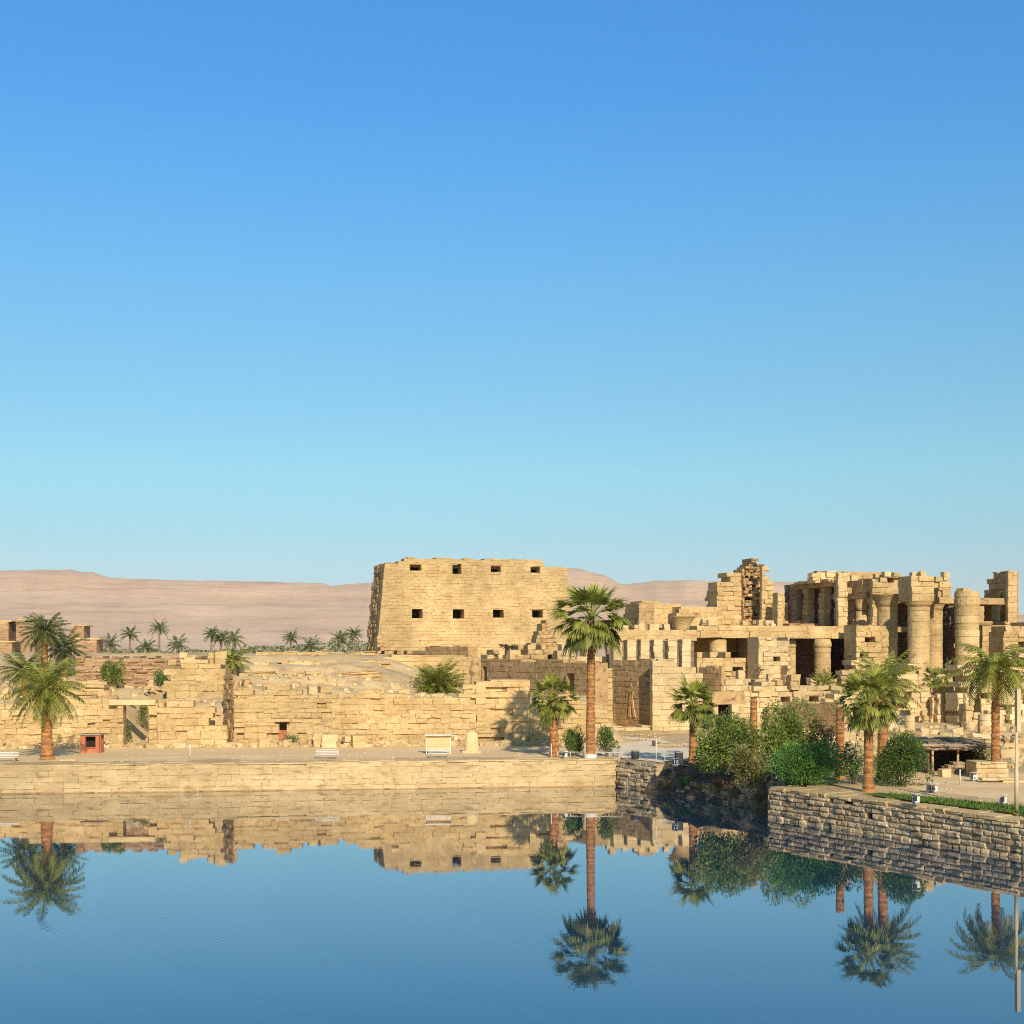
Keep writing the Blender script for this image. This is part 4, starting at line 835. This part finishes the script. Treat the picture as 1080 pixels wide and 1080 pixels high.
uprights('short block stump along the low wall top below the dark hall openings', 'stumps below the hall openings', 16, 775, 900, 207, 220, lambda x, D: 8.4, (.5, 2.2))
uprights('broken block left standing on the roof edge of the hall of columns', 'blocks on the hall roof', 12, 845, 1000, 246, 252, lambda x, D: GZ(611, D), (.4, 1.3))
uprights('loose block standing on the beam between broken tower and clerestory', 'blocks on the long beam', 8, 742, 830, 236, 242, lambda x, D: GZ(661.5, D), (.4, 1.4))
uprights('broken block standing on the ragged top of the doorway wall', 'blocks on the doorway wall', 12, 250, 345, 163.5, 166, lambda x, D: 8.3, (.3, 1.3))
uprights('broken block standing on the slope behind the leaning date palm', 'blocks on the palm slope', 14, 4, 120, 166, 186, lambda x, D: gh(x, D), (.3, .9))
uprights('block stump on the stepped top of the block tower', 'stumps on the block tower', 6, 180, 234, 175, 178, lambda x, D: 12.6, (.2, .9))
uprights('squat block leaning at the foot of the terrace wall by the doorway', 'blocks at the wall foot', 9, 250, 400, 157, 159, lambda x, D: 3.0, (.2, .8))
STN = 'worn column drum stump among the stones below the great columns'
for i in range(9):
    D = U(178, 200); px = 905+19*i+U(-6, 6); x = GX(px, D); z = gh(x, D); mb = MB(); r_ = U(.7, 1.05); pf = []; q = 0
    for k in range(R.choice([1, 2, 3])): e = U(.7, 1.0); pf += [(r_*.95, q), (r_, q+.06), (r_*U(.96, 1.02), q+e-.06), (r_*.95, q+e)]; q += e
    mb.lathe((x, D, z-.1), pf, 18, .5, .03, False); tag(mb.build('column_drum', 'pale_stone', None, (x, D, z)), STN, 'column', 'column drums in the stone field')
rb = MB()
def rub(n, area, s0, s1):
    for i in range(n):
        x, y = area(); s = U(s0, s1); rb.box((x, y, gh(x, y)+s*.2), (s*U(.5, 1), s*U(.4, .8), s*U(.3, .6)), U(0, 3), U(.1, .9), s*.15)
rub(900, area_px(890, 1085, 128, 196), .12, .5); rub(350, area_px(740, 900, 140, 196), .12, .45)
rub(1100, lambda: (lambda x: (x, BY(x)-U(.3, 2.8)*U(.4, 1)))(U(-75, 11)), .1, .5); rub(700, lambda: (lambda x: (x, BY(x)+U(3, 36)))(U(-70, -8)), .12, .5)
rub(250, area_px(430, 640, 168, 205), .12, .45); rub(120, area_px(640, 700, 168, 184), .08, .25)
rub(260, lambda: (lambda x: (x, qy(x)+U(2.5, 21)))(U(-58, 10)), .04, .13); rub(160, area_px(940, 1080, 98, 118), .03, .1)
struct(rb.build('rubble', 'pale_stone'), 'stuff')
# ruin heap in front of the pylon
wall('ruin_heap', 'steep stepped heap of old brickwork against the pylon', 560, 240, 588, UD, [(560, 682), (566, 672), (570, 664), (574, 655), (578, 652), (581, 662), (588, 682)], 3, 'brown_stone', z0=8, ch=.7, bl=1.0, jit=.12, cham=.12, cat='ruin', rag=.4)
wall('ruin_heap', 'stepped ruin with tumbled blocks at the near corner of the pylon', 398, 262, 446, UD, [(398, 672), (404, 670), (408, 680), (424, 684), (436, 681), (446, 690)], 3, 'brown_stone', z0=8, ch=.7, bl=1.0, jit=.14, cham=.14, cat='ruin', rag=.5, miss=.1)
wall('ruin_heap', 'row of upright broken blocks above the shaded relief wall', 588, 208, 640, UD, [(588, 690), (592, 678), (600, 686), (604, 680), (612, 690), (618, 676), (625, 684), (640, 688)], 2, 'pale_stone', z0=8, ch=.9, bl=1.2, jit=.14, cham=.14, cat='ruin', rag=.5, miss=.15)
# broken statue pillar
x, D = GX(501, 176), 176; t = MB(); t.lathe((x, D, 8.0), [(.75, 0), (.7, 1.2), (.62, 2.9), (.7, 3.0), (.8, 3.4), (.5, 4.3), (.55, 4.9), (.2, 5.3)], 12, .5, .08, False)
tag(t.build('broken_column', 'brown_stone', None, (x, D, 8)), 'slim weathered brown column stump beside the first doorway', 'column')
x, D = GX(497.5, 148), 148; t = thing('stone_stela', 'round topped pale stela on the terrace beside the white board', 'stela', (x, D, G))
mb = MB(); mb.lathe((x, D, G), [(.85, 0), (.82, .3), (.8, .32), (.74, 1.5), (.7, 2.0), (.55, 2.25), (.25, 2.4)], 14, .55, .03, False, None, .6); mb.build('slab', 'pale_stone', t)
mb = MB(); mb.box((x, D, G+.12), (1.05, .8, .14), 0, .5, .02); mb.build('base', 'pale_stone', t)
# dead palm stump with brown skirt
x, D = GX(535, 212), 212; zb = 9
t = thing('dead_palm', 'brown withered palm stump in front of the pylon', 'palm tree', (x, D, zb))
mb = MB(); trunk(mb, (x, D, zb), (x, D, GZ(682, D)), .5, .4); mb.build('trunk', 'bark_shade_grey', t)
mb = MB()
for i in range(16): frond(mb, (x, D, GZ(681, D)), i*2.4, U(-.2, .35), U(1.2, 2.1), U(.4, .9), n=9, lw=.16, tone=.2)
mb.build('withered_crown', 'bush_red', t)

# ------------------------------------------------------------------ small things on the terrace
def bench(label, px, D, w_=2.4, rz=0.1, group=None):
    x = GX(px, D); t = thing('park_bench', label, 'bench', (x, D, G), group)
    ca, sa = math.cos(rz), math.sin(rz)
    def bb(name, c, half, m='white_paint'):
        mb = MB(); mb.box((x+c[0]*ca-c[1]*sa, D+c[0]*sa+c[1]*ca, G+c[2]), half, rz, .5); return mb.build(name, m, t)
    mb = MB()
    for i in range(4): mb.box((x-(-.24+.16*i)*sa, D+(-.24+.16*i)*ca, G+.46), (w_/2, .06, .025), rz, .5)
    mb.build('seat', 'white_paint', t)
    mb = MB()
    for i in range(3): mb.box((x-.36*sa, D+.36*ca, G+.60+.16*i), (w_/2, .025, .035), rz, .5)
    mb.build('backrest', 'white_paint', t)
    for s in (-1, 1): bb('leg', (s*(w_/2-.25), 0, .22), (.05, .28, .22), 'grey_metal')
    for s in (-1, 1): bb('back_post', (s*(w_/2-.25), .4, .5), (.04, .03, .5), 'grey_metal')
    return t
bench('white slatted bench on the terrace at the very edge of the view', 5, 135.8, 2.6)
bench('white slatted bench on the terrace below the small doorway wall', 345, 139.5, 2.4)
bench('white slatted bench on the terrace in front of the white board', 463, 141.0, 2.3)
bench('pale bench set back on the paved square near the pale trunk palm', 708, 137.5, 2.0)
# notice board
x, D = GX(462.5, 146.5), 146.5; t = thing('notice_board', 'wide white roofed notice board behind a bench', 'board', (x, D, G))
mb = MB(); mb.box((x, D, G+1.15), (1.25, .06, .78), .08, .5); mb.build('panel', 'dirt_path', t)
for s in (-1, 1): mb = MB(); mb.box((x+s*1.32, D+s*.1, G+1.0), (.05, .05, 1.05), .08); mb.build('post', 'white_paint', t)
mb = MB(); mb.box((x, D-.1, G+2.1), (1.5, .4, .06), .08); mb.build('roof', 'white_paint', t)
# guard booth
x, D = GX(97.5, 148), 148; t = thing('guard_booth', 'small red brick booth with dark window and flat roof', 'booth', (x, D, G))
def bp_(name, c, half, m, tone=.5, par=None): mb = MB(); mb.box((x+c[0], D+c[1], G+c[2]), half, 0, tone, .01); return mb.build(name, m, par or t)
mb = MB()
for c, hf in (((-.78, -.6, 1.0), (.2, .14, 1.0)), ((.78, -.6, 1.0), (.2, .14, 1.0)), ((0, -.6, .3), (.58, .13, .3)), ((0, -.6, 1.93), (.58, .13, .07)), ((-.86, .25, 1.0), (.12, .71, 1.0)), ((.86, .25, .45), (.12, .71, .45)), ((.86, .82, 1.45), (.12, .14, .55)), ((0, 1.08, 1.0), (.74, .12, 1.0))):
    mb.box((x+c[0], D+c[1], G+c[2]), hf, 0, U(.3, .7), .01)
mb.build('wall', 'red_brick', t); bp_('roof', (0, .15, 2.08), (1.15, 1.05, .08), 'thatch'); bp_('counter', (0, -.80, .62), (.56, .07, .04), 'red_brick', .9); bp_('inside_shade', (0, .2, 1.2), (.7, .02, .6), 'shade_black')  # black panel inside the booth painted as the shade in its window
bp_('post', (1.15, -.75, 1.0), (.05, .05, 1.0), 'red_brick'); bp_('post', (-1.05, -.75, 1.0), (.05, .05, 1.0), 'red_brick')
# low stone marker slabs on the terrace
tag((lambda mb: (mb.box((GX(72, 136.8), 136.8, G+.08), (.8, .3, .1), .1, .8, .03), mb.build('stone_slab', 'pale_stone', None, (GX(72, 136.8), 136.8, G)))[1])(MB()), 'flat pale stone slab lying on the terrace near the red booth', 'stone')
# white panel van shape by the brick house: a signboard
x, D = GX(72, 200), 200; zb = gh(x, D); t = thing('sign_board', 'white tilted sign board on the mound beside the dark palms', 'sign', (x, D, zb))
mb = MB(); mb.box((x, D, GZ(691.5, D)), (.75, .08, .5), -.3, .5, .04); mb.build('panel', 'white_paint', t); mb = MB(); mb.box((x, D+.15, (GZ(691.5, D)+zb)/2), (.08, .06, (GZ(691.5, D)-zb)/2), 0); mb.build('post', 'grey_metal', t)
# floodlight boxes
def flood(label, px, py, w_=.55):
    D = 11.2*F/(py-HZ); x = GX(px, D); t = thing('floodlight', label, 'floodlight', (x, D, G))
    mb = MB(); mb.box((x, D, G+.36), (w_/2*.75, .18, .22), .5, .5, .01); mb.build('housing', 'white_paint', t)
    mb = MB(); mb.box((x+.0, D, G+.06), (w_/2*.7, .16, .06), .5); mb.build('base', 'grey_metal', t)
    mb = MB(); mb.box((x-.12, D-.24, G+.44), (w_/2*.6, .03, .2), .5); mb.build('lens', 'black_metal', t)
    mb = MB(); mb.box((x, D-.05, G+.76), (w_/2*.8, .24, .02), .5); mb.build('hood', 'white_paint', t)
flood('white floodlight box standing on the quay coping before the dark bush', 966, 848); flood('white floodlight box at the lawn edge, beside its twin under the shelter road', 980.5, 836, .5)
flood('second white floodlight box of the pair at the lawn edge', 985.5, 836.5, .45); flood('grey white floodlight box on the lawn near the cream mast', 1058, 849, .5); flood('pale floodlight box by the low rubble wall of the sunken yard', 1027, 824, .75)
flood('white floodlight box on the corner bank beside the fan palm foot', 712, 808, .7); flood('white floodlight box on the quay next to the dark spiky shrub', 596, 800, .5)
# dark block seat on the square
x, D = GX(670, 139.5), 139.5; t = thing('waste_bin', 'squat dark bin with pale lid standing on the paved square', 'bin', (x, D, G))
mb = MB(); mb.lathe((x, D, G), [(.34, 0), (.42, .1), (.42, .75), (.4, .8)], 12, .4); mb.build('body', 'black_metal', t); mb = MB(); mb.lathe((x, D, G+.8), [(.44, 0), (.44, .06), (.2, .14)], 12, .5); mb.build('lid', 'grey_metal', t)
x, D = GX(716, 134), 134; mb = MB(); mb.box((x, D, G+.55), (.35, .3, .55), .2, .5, .02); t = thing('control_cabinet', 'black cabinet with grey top beside the pale trunk palm', 'cabinet', (x, D, G)); mb.build('body', 'black_metal', t); mb = MB(); mb.box((x, D, G+1.13), (.4, .35, .04), .2); mb.build('top', 'grey_metal', t)
# posts of the railings
for px, D, h, lab in ((617, 139.2, 1.6, 'thin white post beside the foot of the tallest palm'), (581.5, 141, 1.3, 'thin white post beside the short fan palm foot'), (692, 136, 2.3, 'tall thin white post on the paved square'), (1012.5, 112, 1.2, 'thin pale post standing on the lawn edge by the road'), (200.5, 139, 1.5, 'thin pale post on the terrace below the block tower')):
    x = GX(px, D); t = thing('marker_post', lab, 'post', (x, D, G)); mb = MB(); mb.lathe((x, D, G), [(.06, 0), (.05, h)], 8); mb.build('shaft', 'white_paint', t); mb = MB(); mb.lathe((x, D, G+h), [(.08, 0), (.09, .06), (.03, .12)], 8); mb.build('cap', 'white_paint', t); mb = MB(); mb.lathe((x, D, G), [(.14, 0), (.13, .06)], 8); mb.build('foot', 'pale_stone', t)
# railing by the palms
a, b_ = W(588, 0, 141.2), W(656, 0, 140.6); t = thing('low_railing', 'low white railing running past the foot of the palms', 'railing', (a.x, a.y, G))
for i in range(6):
    mb = MB(); q = a.lerp(b_, i/5); mb.lathe((q.x, q.y, G), [(.035, 0), (.035, .6)], 6); mb.build('post', 'white_paint', t)
mb = MB(); mb.tube([(a.x, a.y, G+.6), (b_.x, b_.y, G+.6)], [.035, .035], 6); mb.build('rail', 'white_paint', t)
# the mast at the lawn
x, D = GX(1072, 94), 94; t = thing('sound_mast', 'tall cream mast with a long pale loudspeaker panel on the lawn', 'mast', (x, D, 2.6))
mb = MB(); mb.lathe((x, D, 2.6), [(.14, 0), (.14, 3.0), (.10, 3.05), (.09, 6.2)], 10, .5); mb.build('pole', 'cream_paint', t)
mb = MB(); mb.box((x+.1, D, 9.9), (.15, .15, 1.5), .2, .5, .0); mb.build('panel', 'cream_paint', t)
mb = MB(); mb.lathe((x, D, 2.6), [(.3, 0), (.28, .12)], 10); mb.build('foot', 'pale_stone', t)
# thatched shelter
x0, x1, D0, D1 = GX(976, 124), GX(1030, 124), 122.5, 128.5
t = thing('thatched_shelter', 'dark open shelter under a flat ragged thatched roof on poles', 'shelter', ((x0+x1)/2, 125, G))
zr = GZ(787, 124)
mb = MB()
for i in range(150): 
    xx, yy = U(x0-.9, x1+.7), U(D0-1.6, D1+.3); mb.box((xx, yy, zr+U(0, .34)+.05*(yy-D0)), (U(.5, 1.5), U(.05, .12), U(.03, .06)), U(-.35, .35), U(0, 1), .02)
mb.box(((x0+x1)/2, 125.5, zr+.05), ((x1-x0)/2+.5, 3.2, .09), .02, .5, .02); mb.build('roof', 'thatch', t)
mb = MB(); mb.box(((x0+x1)/2, D0-.1, zr-.14), ((x1-x0)/2+.3, .1, .12), .0, .5, .01); mb.build('beam', 'wood', t)
for xx, yy in ((x0+.2, D0), ((x0+x1)/2+.1, D0-.1), (x1-.1, D0), (x0+.2, D1), (x1-.1, D1)):
    mb = MB(); mb.lathe((xx, yy, G), [(.12, 0), (.1, zr-G)], 8, .5, .02); mb.build('pole', 'wood', t)
mb = MB(); mb.box(((x0+x1)/2, D1+.1, G+1.3), ((x1-x0)/2, .1, 1.6), 0, .3, .02); mb.box((x1+.05, 125.7, G+1.3), (.1, 2.9, 1.6), 0, .3, .02); mb.box((x0-.05, 125.7, G+1.3), (.1, 2.9, 1.6), 0, .3, .02); mb.build('back_wall', 'bark_shade_grey', t)  # inner walls coloured dark to stand in for the shade under the roof
mb = MB(); mb.box(((x0+x1)/2+.4, D0+3, G+.45), (.9, .3, .05), 0, .3); mb.box(((x0+x1)/2+.4-.7, D0+3, G+.2), (.05, .25, .22), 0, .3); mb.box(((x0+x1)/2+.4+.7, D0+3, G+.2), (.05, .25, .22), 0, .3); mb.build('bench_seat', 'wood', t)
# stone seat beside the shelter pole
x, D = GX(996, 119.5), 119.5; mb = MB(); mb.box((x, D, G+.35), (.45, .4, .35), .2, .7, .05); tag(mb.build('stone_cube', 'pale_stone', None, (x, D, G)), 'single pale cube shaped stone seat at the front pole of the shelter', 'stone')

# desert haze
hz = MB(); hz.box((0, 3500, 299), (9500, 5500, 303)); hz.box
o = hz.build('haze', 'sand'); struct(o, 'stuff'); o.data.materials.clear()
m = bpy.data.materials.new('haze_air'); m.use_nodes = True; m.node_tree.nodes.remove(m.node_tree.nodes['Principled BSDF'])
pv = m.node_tree.nodes.new('ShaderNodeVolumePrincipled'); pv.inputs['Color'].default_value = (.94, .86, .76, 1); pv.inputs['Density'].default_value = 3e-5
m.node_tree.links.new(pv.outputs[0], m.node_tree.nodes['Material Output'].inputs['Volume']); o.data.materials.append(m)
